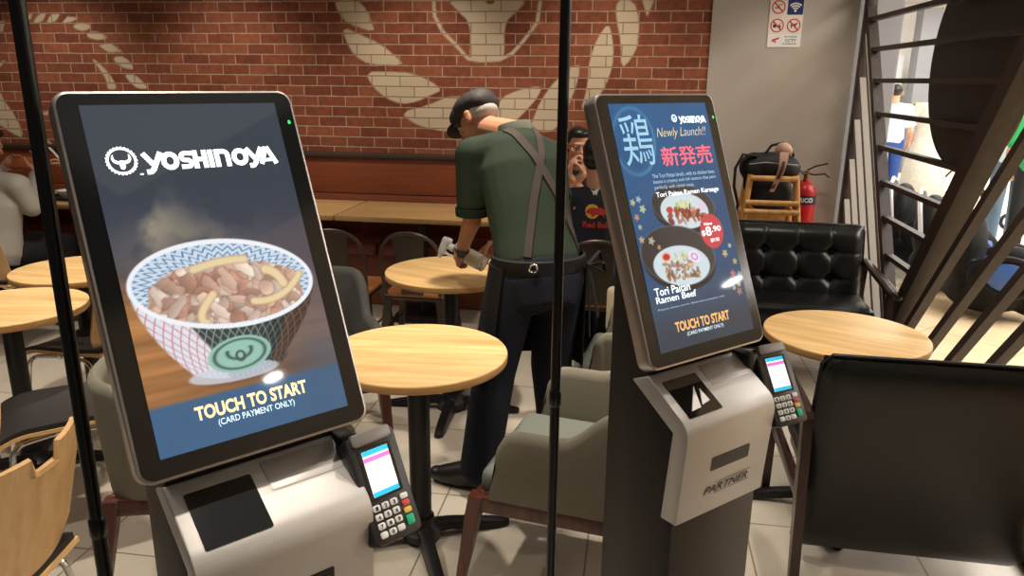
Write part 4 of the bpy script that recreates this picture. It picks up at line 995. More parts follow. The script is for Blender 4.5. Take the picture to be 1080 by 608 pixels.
sobj('frame_post', G().box((1.5, 5.68, 1.24), (.07, .07, 2.48), .004)); sobj('frame_post', G().box((1.5, 2.02, 1.24), (.07, .07, 2.48), .004))
sobj('frame_rail', G().box((1.5, 3.85, 2.47), (.08, 3.73, .07), .004)); sobj('frame_rail', G().box((1.5, 3.85, .025), (.08, 3.73, .05), .004))

d = thing('round_signboard', 'large dark round board fixed to the mall side of the slatted screen', 'signboard', (1.6, 4.14, 1.78))
Mx = Matrix.Rotation(R(90), 4, 'Y')
obj('disc', G().lathe([(0, -.02), (.512, -.02), (.518, -.012), (.518, .05), (.512, .058), (0, .058)], 72, Mx), 'disc_dark', d, 40)
for z in (-.3, .3): obj('bracket', G().box((-.045, 0, z), (.05, .3, .03), .004), 'screen_wood', d)

# ------------------------------------------------------------------ notice, extinguisher, high chair, bag by the pier
PF = 5.74
n = thing('notice_sign', 'white and navy notice with prohibition symbols and a camera warning, on the grey pier', 'sign', (.975, PF, 2.08))
MN = basis((0, 0, 0), (0, 0, 1))
g = G(); plate(g, rrect(.222, .36, .006, 3, 0, .008), .0005, .004, MN); obj('board', g, 'sign_white', n, 30)
g = G(); plate(g, rrect(.104, .1, .003, 2, .056, .09), .003, .0046, MN); wf = obj('wifi_panel', g, 'sign_navy', n, 30)
g = G(); cx, cy = .056, .062; disc2d(g, cx, cy + .004, .0085, .0085, MN, .005)
for r_ in (.022, .037, .052): ring2d(g, cx, cy, r_ - .0045, r_ + .0045, MN, .005, 16, R(45), R(135))
obj('wifi_symbol', g, 'white_print', wf, 0, False)
def nope(cx, cy, what):
    g = G(); ring2d(g, cx, cy, .037, .045, MN, .005, 36); c = math.sqrt(.5)
    flatpoly(g, [(cx + .04 * (-c) + .0035, cy + .04 * c + .0035), (cx - .04 * c - .0035, cy + .04 * c - .0035), (cx + .04 * c - .0035, cy - .04 * c - .0035), (cx + .04 * c + .0035, cy - .04 * c + .0035)], MN, .0054)
    o = obj('prohibition_ring', g, 'sign_red', n, 0, False); g = G()
    if what == 'smoke':
        flatpoly(g, [(cx - .026, cy - .008), (cx + .012, cy - .008), (cx + .012, cy - .001), (cx - .026, cy - .001)], MN, .0046); ring2d(g, cx + .012, cy + .008, .008, .012, MN, .0046, 12, 0, PI * 1.2)
    elif what == 'food':
        flatpoly(g, [(cx - .026, cy - .014), (cx - .006, cy - .014), (cx - .003, cy + .008), (cx - .028, cy + .008)], MN, .0046); disc2d(g, cx + .014, cy - .006, .013, .008, MN, .0046); flatpoly(g, [(cx + .01, cy), (cx + .02, cy + .02), (cx + .023, cy + .018), (cx + .015, cy - .002)], MN, .0046)
    else:
        flatpoly(g, [(cx - .02, cy - .018), (cx - .014, cy - .018), (cx - .012, cy - .004), (cx + .006, cy - .002), (cx + .008, cy - .018), (cx + .014, cy - .018), (cx + .014, cy + .006), (cx + .024, cy + .01), (cx + .02, cy + .02), (cx + .008, cy + .012), (cx - .02, cy + .008)], MN, .0046)
    obj('symbol', g, 'sign_dark', o, 0, False)
nope(-.055, .09, 'smoke'); nope(-.055, -.03, 'food'); nope(.055, -.03, 'pet')
g = G(); plate(g, rrect(.216, .082, .002, 2, 0, -.128), .003, .0044, MN); cc = obj('camera_panel', g, 'white_print', n, 30)
g = G(); flatpoly(g, [(-.085, -.14), (-.035, -.118), (-.03, -.104), (-.08, -.122)], MN, .005); flatpoly(g, [(-.07, -.142), (-.05, -.142), (-.054, -.13), (-.066, -.134)], MN, .005); obj('camera_symbol', g, 'sign_red', cc, 0, False)
g = G(); add_text(g, '24 HOUR', .0, .085, -.108, -.097, MN, .02, lift=.005); add_text(g, 'CCTV', .008, .08, -.136, -.117, MN, .02, lift=.005); add_text(g, 'IN OPERATION', -.006, .085, -.154, -.144, MN, .02, lift=.005)
obj('camera_lettering', g, 'sign_dark', cc, 0, False)

e = thing('fire_extinguisher', 'red fire extinguisher with a navy band on the grey pier beside the high chair', 'fire extinguisher', (1.2, 5.62, .46))
obj('cylinder', G().lathe([(0, 0), (.07, 0), (.077, .01), (.078, .03), (.078, .46), (.07, .5), (.045, .53), (.024, .54), (.02, .56), (0, .56)], 32), 'ext_red', e, 50)
obj('label_band', G().lathe([(.0785, .385), (.0792, .385), (.0792, .45), (.0785, .45)], 32), 'ext_navy', e, 50)
g = G(); add_text(g, 'RICO', -.045, .045, .402, .434, basis((0, -.0802, 0), (0, 0, 1)), .03)
for v in g.bm.verts: v.co.y = -math.sqrt(max(0, .0802 ** 2 - v.co.x ** 2))
obj('band_lettering', g, 'white_print', e, 0, False)
g = G(); g.cyl((0, 0, .55), (0, 0, .6), .017); g.box((0, -.0, .6), (.03, .05, .03), .004); obj('valve', g, 'brass', e)
g = G(); g.tube([(0, -.01, .62), (.05, -.015, .65), (.13, -.02, .67)], .006); g.tube([(0, -.01, .6), (.05, -.015, .59), (.12, -.02, .60), (.15, -.02, .575)], .006); obj('handle', g, 'hose_black', e)
obj('hose', G().tube([(-.01, -.02, .59), (-.06, -.03, .62), (-.1, -.03, .55), (-.098, -.02, .3), (-.09, -.01, .1)], .009), 'hose_black', e)
obj('wall_hook', G().box((0, .09, .5), (.05, .05, .06), .004), 'gunmetal', e)

h = thing('high_chair', 'pale wooden high chair behind the black armchair with a black bag slung on it', 'high chair', (.915, 5.36, 0))
for sx in (-1, 1):
    obj('leg', G().cyl((sx * .145, -.1, 1.08), (sx * .255, -.22, 0), .021), 'rubberwood', h); obj('leg', G().cyl((sx * .145, .1, 1.0), (sx * .25, .24, 0), .021), 'rubberwood', h)
    obj('side_bar', G().cyl((sx * .17, -.13, .82), (sx * .17, .15, .82), .014), 'rubberwood', h)
for z, w in ((1.06, .15), (.9, .172), (.84, .178)): obj('front_bar', G().cyl((-w, -.135 - (1.06 - z) * .1, z), (w, -.135 - (1.06 - z) * .1, z), .019), 'rubberwood', h)
obj('seat', G().box((0, .0, .6), (.36, .3, .022), .008), 'rubberwood', h)
obj('back_panel', G().box((0, .13, .84), (.3, .02, .2), .008), 'rubberwood', h)

bg = thing('shoulder_bag', 'black bag slumped over the top of the wooden high chair', 'bag', (.9, 5.3, 1.0))
g = G(); g.ell((.0, .05, .14), (.19, .11, .085)); g.ell((-.1, .05, .12), (.1, .1, .1)); g.ell((.09, .04, .12), (.11, .1, .08)); g.ell((.02, .03, -.06), (.155, .08, .13)); g.ell((-.02, .04, .02), (.15, .08, .13))
me = bake(g, .012, 4, 'body'); obj_ = link('body', me, 'bag_black', bg)
obj('strap', G().tube([(-.1, -.02, .2), (-.19, -.03, .21), (-.235, -.05, .12), (-.235, -.06, .0), (-.2, -.07, -.12), (-.235, -.08, -.26), (-.25, -.09, -.33)], .014, 8, flat=(.02, .008)), 'bag_black', bg)
obj('handle', G().tube([(-.05, .02, .2), (-.01, .0, .27), (.06, -.01, .29), (.12, .0, .25), (.14, .02, .2)], .009, 8), 'bag_black', bg)
obj('zip', G().tube([(-.15, -.06, .15), (-.05, -.075, .165), (.06, -.075, .16), (.16, -.06, .15)], .004, 6), 'zip_grey', bg)
sc = thing('silk_scarf', 'patterned pale pink scarf tied to the top of the black bag', 'scarf', (.95, 5.2, 1.2))
g = G(); g.ell((.0, .0, .06), (.05, .035, .04)); g.ell((.03, -.01, .045), (.03, .025, .03)); g.ell((-.03, .0, .05), (.025, .025, .025)); link('knot', bake(g, .008, 3, 'knot'), 'scarf', sc)
obj('tail', G().slab(lambda u, v: (-.0 + (u - .5) * .055 * (1 - .5 * v) - .05 * v * v, -.04 - .02 * math.sin(v * 5), .04 - .26 * v), 6, 14, .006), 'scarf', sc, 60)
obj('pattern_band', G().slab(lambda u, v: (-.0 + (u - .5) * .02 - .05 * v * v, -.0445 - .02 * math.sin(v * 5), .02 - .22 * v), 3, 14, .003), 'scarf_dark', sc, 60)

# ------------------------------------------------------------------ things on the tables
def bottle():
    t = thing('spray_bottle', 'white trigger spray bottle held by the worker above the round table', 'spray bottle', (-.765, 3.31, .912))
    t.rotation_euler = (0, R(112), R(-12))                                       # lying with the trigger head to the left
    obj('bottle_body', G().lathe([(0, .13), (.034, .13), (.036, .125), (.036, .02), (.03, -.005), (.014, -.025), (.013, -.04), (0, -.04)], 24), 'clear_plastic', t, 40)
    obj('label', G().lathe([(.0364, .105), (.0366, .105), (.0366, .04), (.0364, .04)], 24), 'bottle_label', t, 40)
    obj('collar', G().lathe([(0, -.035), (.0165, -.035), (.0165, -.06), (0, -.06)], 20), 'white_plastic', t, 40)
    g = G(); g.box((.01, 0, -.085), (.085, .026, .036), .01, seg=3); g.cyl((.05, 0, -.088), (.072, 0, -.088), .011, .009); g.box((-.02, 0, -.07), (.03, .026, .03), .008); obj('spray_head', g, 'white_plastic', t, 50)
    obj('trigger', G().tube([(.035, 0, -.075), (.04, 0, -.05), (.034, 0, -.02), (.04, 0, -.005)], .006, 8, flat=(.009, .005)), 'white_plastic', t)
    obj('dip_tube', G().cyl((0, 0, -.03), (.012, 0, .12), .002, seg=8), 'white_plastic', t)
bottle()
tt = thing('tray', 'black tray at the far end of the left dining table', 'tray', (-4.28, 5.2, .7535))
obj('tray_floor', G().box((0, 0, .004), (.34, .26, .006), .002), 'tray_black', tt); 
for nm, c_, sz in (('tray_rim', (0, -.128, .012), (.34, .008, .022)), ('tray_rim', (0, .128, .012), (.34, .008, .022)), ('tray_rim', (-.168, 0, .012), (.008, .25, .022)), ('tray_rim', (.168, 0, .012), (.008, .25, .022))): obj(nm, G().box(c_, sz, .002), 'tray_black', tt)
def bowl(label, loc, r, m, food=None, cat='bowl'):
    t = thing('food_bowl', label, cat, loc); obj('bowl', G().lathe([(0, .004), (r * .5, .004), (r * .52, 0), (r * .55, 0), (r * .6, .01), (r * .92, r * .5), (r, r * .72), (r * .97, r * .72), (r * .88, r * .5), (r * .5, .012), (0, .012)], 32), m, t, 50)
    if food: obj('food', G().lathe([(r * .86, r * .46), (r * .7, r * .58), (r * .3, r * .66), (0, r * .68)], 24), food, t, 60)
bowl('white bowl on the black tray at left', (-4.27, 5.19, .761), .085, 'plate_white')
bowl('red bowl in front of the seated diner in grey', (-4.62, 5.15, .7535), .075, 'food_red', 'food_red')
tp = thing('paper_napkin', 'crumpled white paper napkin near the front edge of the left dining table', 'napkin', (-4.42, 5.06, .7535))
g = G(); r_ = random.Random(4)
for k in range(9): g.ell((r_.uniform(-.05, .05), r_.uniform(-.03, .03), .018 + r_.uniform(0, .012)), (r_.uniform(.02, .045), r_.uniform(.015, .03), r_.uniform(.008, .018)), Matrix.Rotation(r_.random() * 3, 3, 'Z'))
link('paper', bake(g, .005, 2, 'paper'), 'tissue', tp)
ub = thing('carrier_bag', 'crumpled black bag on the floor under the left dining table', 'bag', (-4.62, 4.9, 0))
g = G(); r_ = random.Random(8)
for k in range(12): g.ell((r_.uniform(-.26, .26), r_.uniform(-.1, .1), .14 + r_.uniform(-.02, .2)), (r_.uniform(.1, .16), r_.uniform(.08, .12), r_.uniform(.08, .15)))
link('sack', bake(g, .02, 2, 'sack'), 'bag_black', ub)
obj('handle', G().tube([(-.08, -.05, .38), (-.04, -.06, .47), (.04, -.06, .47), (.08, -.05, .38)], .008, 8), 'bag_black', ub)
tb = thing('tote_bag', 'cream tote bag hanging on the back of the metal chair of the diner in navy', 'bag', (.0, 4.0, .35))
g = G(); g.box((0, 0, .12), (.22, .07, .26), .03, seg=3); obj('bag_body', g, 'tote_cream', tb, 60)
for dy, dx in ((-.03, 0), (.0, .025)): obj('handle', G().tube([(-.07 + dx, dy, .22), (-.06 + dx, dy - .01, .36), (-.02 + dx, dy - .015, .42), (.03 + dx, dy - .015, .42), (.06 + dx, dy - .01, .36), (.06 + dx, dy, .22)], .007, 8, flat=(.011, .004)), 'tote_cream', tb)

# ------------------------------------------------------------------ the mall beyond the screen
def massage_seat():
    t = thing('mall_seat', 'nearest black mall seat, blue side pad facing the shop', 'seat', (0, 0, 0), 0, 'row of black and blue seats in the mall')
    g = G(); g.ell((0, .05, .25), (.3, .36, .22)); g.ell((0, .25, .6), (.26, .16, .36)); g.ell((-.27, -.08, .42), (.09, .3, .2)); g.ell((.27, -.08, .42), (.09, .3, .2)); g.ell((0, -.3, .25), (.2, .2, .2))
    link('shell', bake(g, .02, 4, 'shell'), 'seat_shell', t)
    obj('back_rim', G().tube([(-.27, .3, .55), (-.27, .34, .8), (-.2, .37, .95), (0, .38, 1.0), (.2, .37, .95), (.27, .34, .8), (.27, .3, .55)], .022, 10), 'seat_silver', t)
    for sx in (-1, 1):
        obj('side_pad', G().ell((sx * .35, -.1, .44), (.03, .17, .13)), 'seat_blue', t, 60); obj('side_ring', G().tube([(sx * .345, -.1 + .2 * math.cos(a * PI / 12), .44 + .16 * math.sin(a * PI / 12)) for a in range(24)], .03, 8, closed=True), 'seat_shell', t)
    obj('seat_pad', G().box((0, -.1, .47), (.4, .42, .1), .04, seg=3), 'seat_blue', t, 60)
    return t
ms = massage_seat(); ms.location = (2.68, 5.95, 0); ms.scale = (.82, .82, .82); ms.rotation_euler = (0, 0, face(.9, -.42))
for p, lb in (((2.68, 6.7, 0), 'second nearest black mall seat, partly behind the diagonal screen beam'), ((2.68, 7.45, 0), 'third black mall seat, white rim above a level screen bar'), ((2.68, 8.2, 0), 'farthest black mall seat, beside the grey mall column')): dup(ms, p, face(.9, -.42), lb)
def pushchair(loc, rz, label):
    t = thing('pushchair', label, 'pushchair', loc, rz, 'pushchairs in the mall')
    for sx in (-1, 1):
        obj('frame_tube', G().tube([(sx * .2, -.3, .12), (sx * .2, .12, .55), (sx * .2, .35, 1.0)], .014), 'black_metal', t); obj('frame_tube', G().tube([(sx * .2, .3, .1), (sx * .2, .0, .5), (sx * .18, -.15, .62)], .014), 'black_metal', t)
        for y in (-.3, .3): obj('wheel', G().tube([(sx * .21, y + .075 * math.cos(a * PI / 8), .1 + .075 * math.sin(a * PI / 8)) for a in range(16)], .022, 8, closed=True), 'rubber', t); 
    g = G(); g.ell((0, .0, .5), (.17, .2, .1)); g.ell((0, .16, .7), (.17, .1, .22)); link('fabric_seat', bake(g, .02, 3, 'fabric_seat'), 'black_cloth', t)
    obj('push_handle', G().cyl((-.2, .35, 1.0), (.2, .35, 1.0), .016), 'rubber', t)
pushchair((4.75, 12.1, 0), face(-1, -.3), 'black pushchair far off in the mall beside the floral dress')
pushchair((4.75, 9.6, 0), face(1, .2), 'black pushchair in the mall pushed by the person in green')
po = thing('poster_stand', 'small yellow poster stand far off in the mall', 'poster stand', (4.45, 13.2, 0))
obj('panel', G().box((0, 0, 1.2), (.2, .02, .36), .004), 'mall_yellow', po); obj('post', G().cyl((.2, .01, 0), (.2, .01, 1.6), .015), 'black_metal', po); obj('foot', G().box((.1, 0, .01), (.4, .3, .02), .004), 'black_metal', po); obj('brown_panel', G().box((-.18, .03, 1.22), (.16, .02, .26), .004), 'wall_dark', po)
# ------------------------------------------------------------------ people
def rotf(f, u):
    f = V(f).normalized(); u = V(u); r_ = f.cross(u).normalized(); u = r_.cross(f).normalized()
    return r_, f, u, Matrix((( r_.x, f.x, u.x), (r_.y, f.y, u.y), (r_.z, f.z, u.z)))
def head(g, c, f, u, neck):
    """continuous head: skull, jaw, nose, brow, lips, ears, neck"""
    r_, f, u, M3 = rotf(f, u); c = V(c)
    P = lambda a, b_, d: c + r_ * a + f * b_ + u * d
    g.ell(P(0, -.008, .02), (.073, .092, .09), M3); g.ell(P(0, .03, -.045), (.057, .062, .072), M3); g.ell(P(0, .058, -.088), (.03, .03, .022), M3)
    g.cap(P(0, .084, .0), .009, P(0, .104, -.036), .0135); g.ell(P(-.011, .093, -.04), (.009, .01, .007), M3); g.ell(P(.011, .093, -.04), (.009, .01, .007), M3)
    g.ell(P(0, .078, .016), (.05, .016, .011), M3); g.ell(P(0, .082, -.066), (.024, .012, .009), M3)
    for sx in (-1, 1):
        g.ell(P(sx * .043, .06, -.03), (.022, .022, .02), M3); g.ell(P(sx * .076, -.006, -.008), (.009, .019, .031), M3); g.ell(P(sx * .079, -.01, .008), (.008, .016, .014), M3)
    g.cap(P(0, -.02, -.06), .053, neck, .06)
    return P, M3
def face_bits(parent, P, M3):
    for sx in (-1, 1):
        g = G(); g.ell(P(sx * .031, .0815, -.0), (.012, .008, .006), M3, 12); obj('eye', g, 'plate_white', parent, 60)
        g = G(); g.ell(P(sx * .031, .0875, -.0), (.0055, .004, .0055), M3, 10); obj('iris', g, 'eye_dark', parent, 60)
        g = G(); g.cap(P(sx * .016, .087, .017), .003, P(sx * .047, .076, .019), .003, 8); obj('eyebrow', g, 'hair_black', parent, 60)
    g = G(); g.ell(P(0, .0925, -.066), (.021, .004, .005), M3, 14); obj('mouth', g, 'lip', parent, 60)
def hand(g, w, d, pn, curl=.5, s=1.0, thumb=None, spread=1.0):
    """palm + four unequal bent fingers + thumb leaving the side of the palm; d = pointing, pn = palm normal"""
    d = V(d).normalized(); pn = V(pn); pn = (pn - d * pn.dot(d)).normalized(); sd = d.cross(pn)            # sd = thumb side
    if thumb is not None and sd.dot(V(thumb)) < 0: sd = -sd
    w = V(w)
    for i, (off, L0, ln) in enumerate(((.030, .088, .074), (.010, .092, .082), (-.010, .088, .076), (-.029, .08, .06))):
        k = w + (d * L0 + sd * off * spread) * s; g.cap(w + d * .012 * s + sd * off * .55 * s, .0135 * s, k, .0105 * s, 10)
        p = k; a = curl * .55; r_ = .0092 * s
        for j, q in enumerate((.45, .31, .24)):
            a_ = a + curl * (.75 * j); dd = d * math.cos(a_) + pn * math.sin(a_) + sd * off * .9
            n_ = p + dd.normalized() * ln * q * s; g.cap(p, r_, n_, r_ * .9, 10); p = n_; r_ *= .92
    b0 = w + (d * .022 + sd * .022 + pn * .004) * s; b1 = b0 + (d * .03 + sd * .032 + pn * .014) * s; b2 = b1 + (d * (.034 - .012 * curl) + sd * (.014 - .016 * curl) + pn * .016 * (1 + curl)) * s; b3 = b2 + (d * (.026 - .01 * curl) - sd * .012 * curl + pn * .012 * (1 + curl)) * s
    g.cap(b0, .0145 * s, b1, .0125 * s, 10); g.cap(b1, .0115 * s, b2, .0105 * s, 10); g.cap(b2, .0102 * s, b3, .0085 * s, 10)
    g.ell(w + d * .052 * s, (.026 * s,) * 3, None, 12)
def limb(g, a, b_, c, ra, rb, rc, scale=1.0, off=0.0):
    g.cap(a, ra * scale + off, b_, rb * scale + off); g.cap(b_, rb * scale + off, c, rc * scale + off)
def lerp(a, b_, t): return V(a) + (V(b_) - V(a)) * t
def figure(root, j, side, fwd, hands, skin='skin', thick=1.0):
    """one continuous body from named joints"""
    g = G(); side = V(side)
    pel, nk = V(j['pelvis']), V(j['neck']); ch = lerp(pel, nk, .68) - V(fwd) * .0
    g.body([lerp(pel, nk, -.18), lerp(pel, nk, -.08), pel, lerp(pel, nk, .3), lerp(pel, nk, .55), lerp(pel, nk, .78), lerp(pel, nk, .93), lerp(pel, nk, 1.0)], [(.07, .06), (.145, .1), (.155, .108), (.135, .098), (.15, .105), (.165, .1), (.11, .075), (.06, .05)], side)
    P, M3 = head(g, j['head'], j['face'], j['up'], lerp(pel, nk, .97))
    for sx in ('l', 'r'):
        g.cap(lerp(pel, nk, .86), .06, j[sx + 'sh'], .056); limb(g, j[sx + 'sh'], j[sx + 'el'], j[sx + 'wr'], .05, .04, .026)
        limb(g, j[sx + 'hip'], j[sx + 'kn'], j[sx + 'an'], .082, .055, .04); g.cap(j[sx + 'an'], .04, j[sx + 'toe'], .032)
        hd = hands[sx]; hand(g, j[sx + 'wr'], hd[0], hd[1], hd[2], 1.0, hd[3] if len(hd) > 3 else None)
    me = bake(g, .0055, 3, 'body'); link('body', me, skin, root)
    return P, M3
def cloth(root, name, m, build, voxel=.009, sm=8):
    g = G(); build(g); return link(name, bake(g, voxel, sm, name), m, root)
def shoe(root, an, toe, m='shoe_black'):
    an, toe = V(an), V(toe); d = V((toe.x - an.x, toe.y - an.y, 0)).normalized(); b0 = V((an.x, an.y, 0)) - d * .06; b1 = V((an.x, an.y, 0)) + d * .2
    g = G(); g.cap(b0 + V((0, 0, .042)), .042, b1 + V((0, 0, .036)), .034); g.cap(lerp(b0, b1, .5) + V((0, 0, .04)), .046, lerp(b0, b1, .85) + V((0, 0, .038)), .043); g.cap(b0 + V((0, 0, .05)) + d * .04, .05, an + V((0, 0, .03)), .05); g.cap(an, .054, b1 - d * .04 + V((0, 0, .04)), .042)
    me = bake(g, .007, 5, 'shoe')
    for v in me.vertices: v.co.z = max(v.co.z, .004)
    link('shoe', me, m, root)
def ribbon(tree, path, w, aim, lift=.004, th=.004, n=28):
    """strap laid on a garment: every point of path is dropped onto it towards aim"""
    pts = []
    path = [V(p) for p in path]
    for i in range(n + 1):
        t = i / n * (len(path) - 1); k = min(int(t), len(path) - 2); p = lerp(path[k], path[k + 1], t - k)
        dr = (V(aim(p)) - p).normalized(); h = tree.ray_cast(p, dr)
        if h[0] is not None: pts.append((h[0], h[1] if h[1].dot(dr) < 0 else -h[1]))
    rings = []
    for i, (p, nrm) in enumerate(pts):
        t = (pts[min(i + 1, len(pts) - 1)][0] - pts[max(i - 1, 0)][0]).normalized(); s_ = t.cross(nrm).normalized()
        c = p + nrm * lift; rings.append([c - s_ * w / 2 - nrm * th, c - s_ * w / 2 + nrm * th * .4, c + s_ * w / 2 + nrm * th * .4, c + s_ * w / 2 - nrm * th])
    return G().loft(rings)

# --- the worker wiping the table: bends forward, seen from behind
wk = thing('person', 'worker in black flat cap, green polo shirt and crossed apron straps bending over a table', 'person', (-.38, 2.95, 0))
off = V((.38, -2.95, 0)); W_ = lambda x, y, z: V((x, y, z)) + off
F = V((-.5, .866, 0)); SD = V((.866, .5, 0))                              # facing; his right hand side
J = dict(pelvis=W_(-.36, 2.95, .95), neck=W_(-.50, 3.2, 1.47), head=W_(-.685, 3.31, 1.508), face=(-.78, .3, -.62), up=(-.5, .45, .75),
         lsh=W_(-.66, 3.09, 1.375), lel=W_(-.665, 3.10, 1.10), lwr=W_(-.745, 3.24, .93), rsh=W_(-.36, 3.28, 1.355), rel=W_(-.345, 3.5, 1.12), rwr=W_(-.585, 3.44, .93),
         lhip=W_(-.45, 2.9, .9), lkn=W_(-.53, 2.9, .5), lan=W_(-.575, 2.82, .09), ltoe=W_(-.74, 2.85, .035), rhip=W_(-.28, 3.0, .9), rkn=W_(-.31, 3.06, .5), ran=W_(-.27, 3.08, .09), rtoe=W_(-.4, 3.2, .035))
P, M3 = figure(wk, J, SD, F, dict(l=((-.35, .62, -.55), (.55, .6, -.3), 1.25, (0, .3, 1)), r=((-.75, -.1, -.4), (-.2, -.7, -.5), .9, (0, 0, 1))), 'skin_tan')
face_bits(wk, P, M3)
pel, nk = J['pelvis'], J['neck']
def polo(g):
    g.body([lerp(pel, nk, -.1), lerp(pel, nk, .02), lerp(pel, nk, .2), lerp(pel, nk, .45), lerp(pel, nk, .7), lerp(pel, nk, .88), lerp(pel, nk, .985)], [(.15, .115), (.178, .135), (.172, .135), (.178, .14), (.19, .135), (.15, .105), (.068, .066)], SD)
    for sx in ('l', 'r'):
        g.cap(lerp(pel, nk, .87), .085, J[sx + 'sh'], .074); g.cap(J[sx + 'sh'], .073, lerp(J[sx + 'sh'], J[sx + 'el'], .72), .068)
po_ = cloth(wk, 'polo_shirt', 'polo_green', polo); tree = bvh(po_.data)
for sx in ('l', 'r'):
    a, b_ = lerp(J[sx + 'sh'], J[sx + 'el'], .80), lerp(J[sx + 'sh'], J[sx + 'el'], .925); g = G(); g.tube([a, lerp(a, b_, .7), b_], [.0715, .0705, .069], 24); obj('sleeve_band', g, 'polo_trim', wk, 60)
g = G(); cb = lerp(pel, nk, .99); up_ = (J['head'] - nk).normalized(); cdir = (V((-.25, .2, 1))).normalized()
a_, b2 = frame(cdir); rings = []
for r_, z in ((.072, -.03), (.074, .012), (.07, .034), (.062, .03), (.063, -.02)): rings.append([cb + cdir * z + (a_ * math.cos(k * PI / 12) + b2 * math.sin(k * PI / 12)) * r_ for k in range(24)])
obj('collar', G().loft(rings, caps=False), 'collar_light', wk, 60)
# apron: crossed straps, waist band, ring, bow, and a wrap skirt open at the back
axis = lambda p: lerp(pel, nk, max(0, min(1, (p - pel).dot((nk - pel).normalized()) / (nk - pel).length)))
axd = (nk - pel).normalized(); bk = -(F - axd * F.dot(axd)).normalized() * .5
obj('apron_strap', ribbon(tree, [lerp(pel, nk, .97) + bk - SD * .06, lerp(pel, nk, .5) + bk + SD * .06, lerp(pel, nk, .06) + bk + SD * .165], .034, lambda p: p - bk), 'strap', wk, 60)
obj('apron_strap', ribbon(tree, [lerp(pel, nk, .96) + bk + SD * .06, lerp(pel, nk, .75) + bk + SD * .045, lerp(pel, nk, .4) + bk - SD * .03, lerp(pel, nk, .02) + bk - SD * .088], .03, lambda p: p - bk), 'strap', wk, 60)
def girdle(z, rx, ry, a0, a1, n, out=0.0):
    c = pel + V((0, 0, z)); return [c + SD * ((rx + out) * math.sin(a)) + F * ((ry + out) * math.cos(a)) for a in [a0 + (a1 - a0) * k / n for k in range(n + 1)]]
ring_ = lambda z, rx, ry: girdle(z, rx, ry, 0, 2 * PI, 40)[:-1]
g = G(); g.loft([ring_(-.005, .19, .146), ring_(.0, .198, .154), ring_(.05, .196, .152), ring_(.055, .186, .142)], caps=False); obj('waist_band', g, 'apron_black', wk, 60)
g = G(); c = pel + V((0, 0, .035)) - F * .158 - SD * .088
g.tube([c + SD * (.016 * math.cos(k * PI / 9)) + V((0, 0, .016 * math.sin(k * PI / 9))) for k in range(18)], .004, 8, closed=True); obj('metal_ring', g, 'chrome', wk)
g = G(); c = pel + V((0, 0, .02)) - F * .1 + SD * .17
for dz_, dx in ((.05, .05), (-.0, .07)): g.tube([c, c + SD * dx + V((0, 0, dz_)), c + SD * (dx + .01) + V((0, 0, dz_ - .04)), c - F * .005], .01, 8, flat=(.012, .005))
g.tube([c, c + SD * .02 - F * .02 + V((0, 0, -.1)), c + SD * .045 - F * .02 + V((0, 0, -.22))], .01, 8, flat=(.014, .004)); g.tube([c, c + SD * .0 - F * .02 + V((0, 0, -.1)), c + SD * .01 - F * .02 + V((0, 0, -.3))], .01, 8, flat=(.014, .004)); obj('bow', g, 'apron_black', wk, 60)
A0, A1 = R(-118), R(112)
def skirt(u, v):
    a = A0 + (A1 - A0) * u; fl = 1 + .16 * v + .025 * math.sin(u * 34) * v
    c = pel + V((-.04 * v, .0, .02 - .46 * v)); return c + SD * (.2 * fl * math.sin(a)) + F * ((.158 * fl + .02 * v) * math.cos(a))
obj('apron_skirt', G().slab(skirt, 60, 16, .006), 'apron_black', wk, 60)
g = G(); bib = ribbon(tree, [lerp(pel, nk, .1) + F * .5, lerp(pel, nk, .6) + F * .5], .24, axis, .006, .004, 14); obj('apron_bib', bib, 'apron_black', wk, 60)
def trousers(g):
    g.body([lerp(pel, nk, -.3), lerp(pel, nk, -.14), lerp(pel, nk, 0), lerp(pel, nk, .03)], [(.12, .1), (.172, .135), (.178, .136), (.17, .13)], SD)
    for sx in ('l', 'r'): g.cap(J[sx + 'hip'], .106, J[sx + 'kn'], .09); g.cap(J[sx + 'kn'], .09, J[sx + 'an'] + V((0, 0, .02)), .085)
cloth(wk, 'trousers', 'trousers_navy', trousers)
for sx in ('l', 'r'): shoe(wk, J[sx + 'an'], J[sx + 'toe'])
g = G(); c = P(0, -.008, .055); g.ell(c, (.094, .112, .062), M3); g.ell(P(0, .05, .045), (.084, .07, .05), M3); g.ell(P(0, -.06, .04), (.086, .06, .055), M3); link('flat_cap', bake(g, .006, 6, 'flat_cap'), 'cap_black', wk)
g = G(); g.ell(P(0, .112, .02), (.072, .05, .01), M3 @ Matrix.Rotation(R(-18), 3, 'X')); link('cap_brim', bake(g, .004, 3, 'cap_brim'), 'cap_black', wk)
g = G(); g.ell(P(0, -.028, .004), (.0755, .08, .05), M3); link('hair', bake(g, .005, 3, 'hair'), 'hair_grey', wk)
def glasses(root, P, m='black_metal'):
    g = G()
    for sx in (-1, 1):
        g.tube([P(sx * (.034 + .022 * math.cos(a * PI / 10)), .104, -.002 + .017 * math.sin(a * PI / 10)) for a in range(20)], .0018, 6, closed=True); g.tube([P(sx * .056, .104, .004), P(sx * .078, .06, .004), P(sx * .083, -.01, .002)], .002, 6)
    g.tube([P(-.012, .104, .002), P(0, .108, .005), P(.012, .104, .002)], .0018, 6); obj('glasses', g, m, root, 60)
glasses(wk, P)
w0, w1 = lerp(J['lel'], J['lwr'], .84), lerp(J['lel'], J['lwr'], .95)
g = G(); g.tube([w0, w1], .034, 24); wt_ = obj('watch', g, 'watch_black', wk, 40)
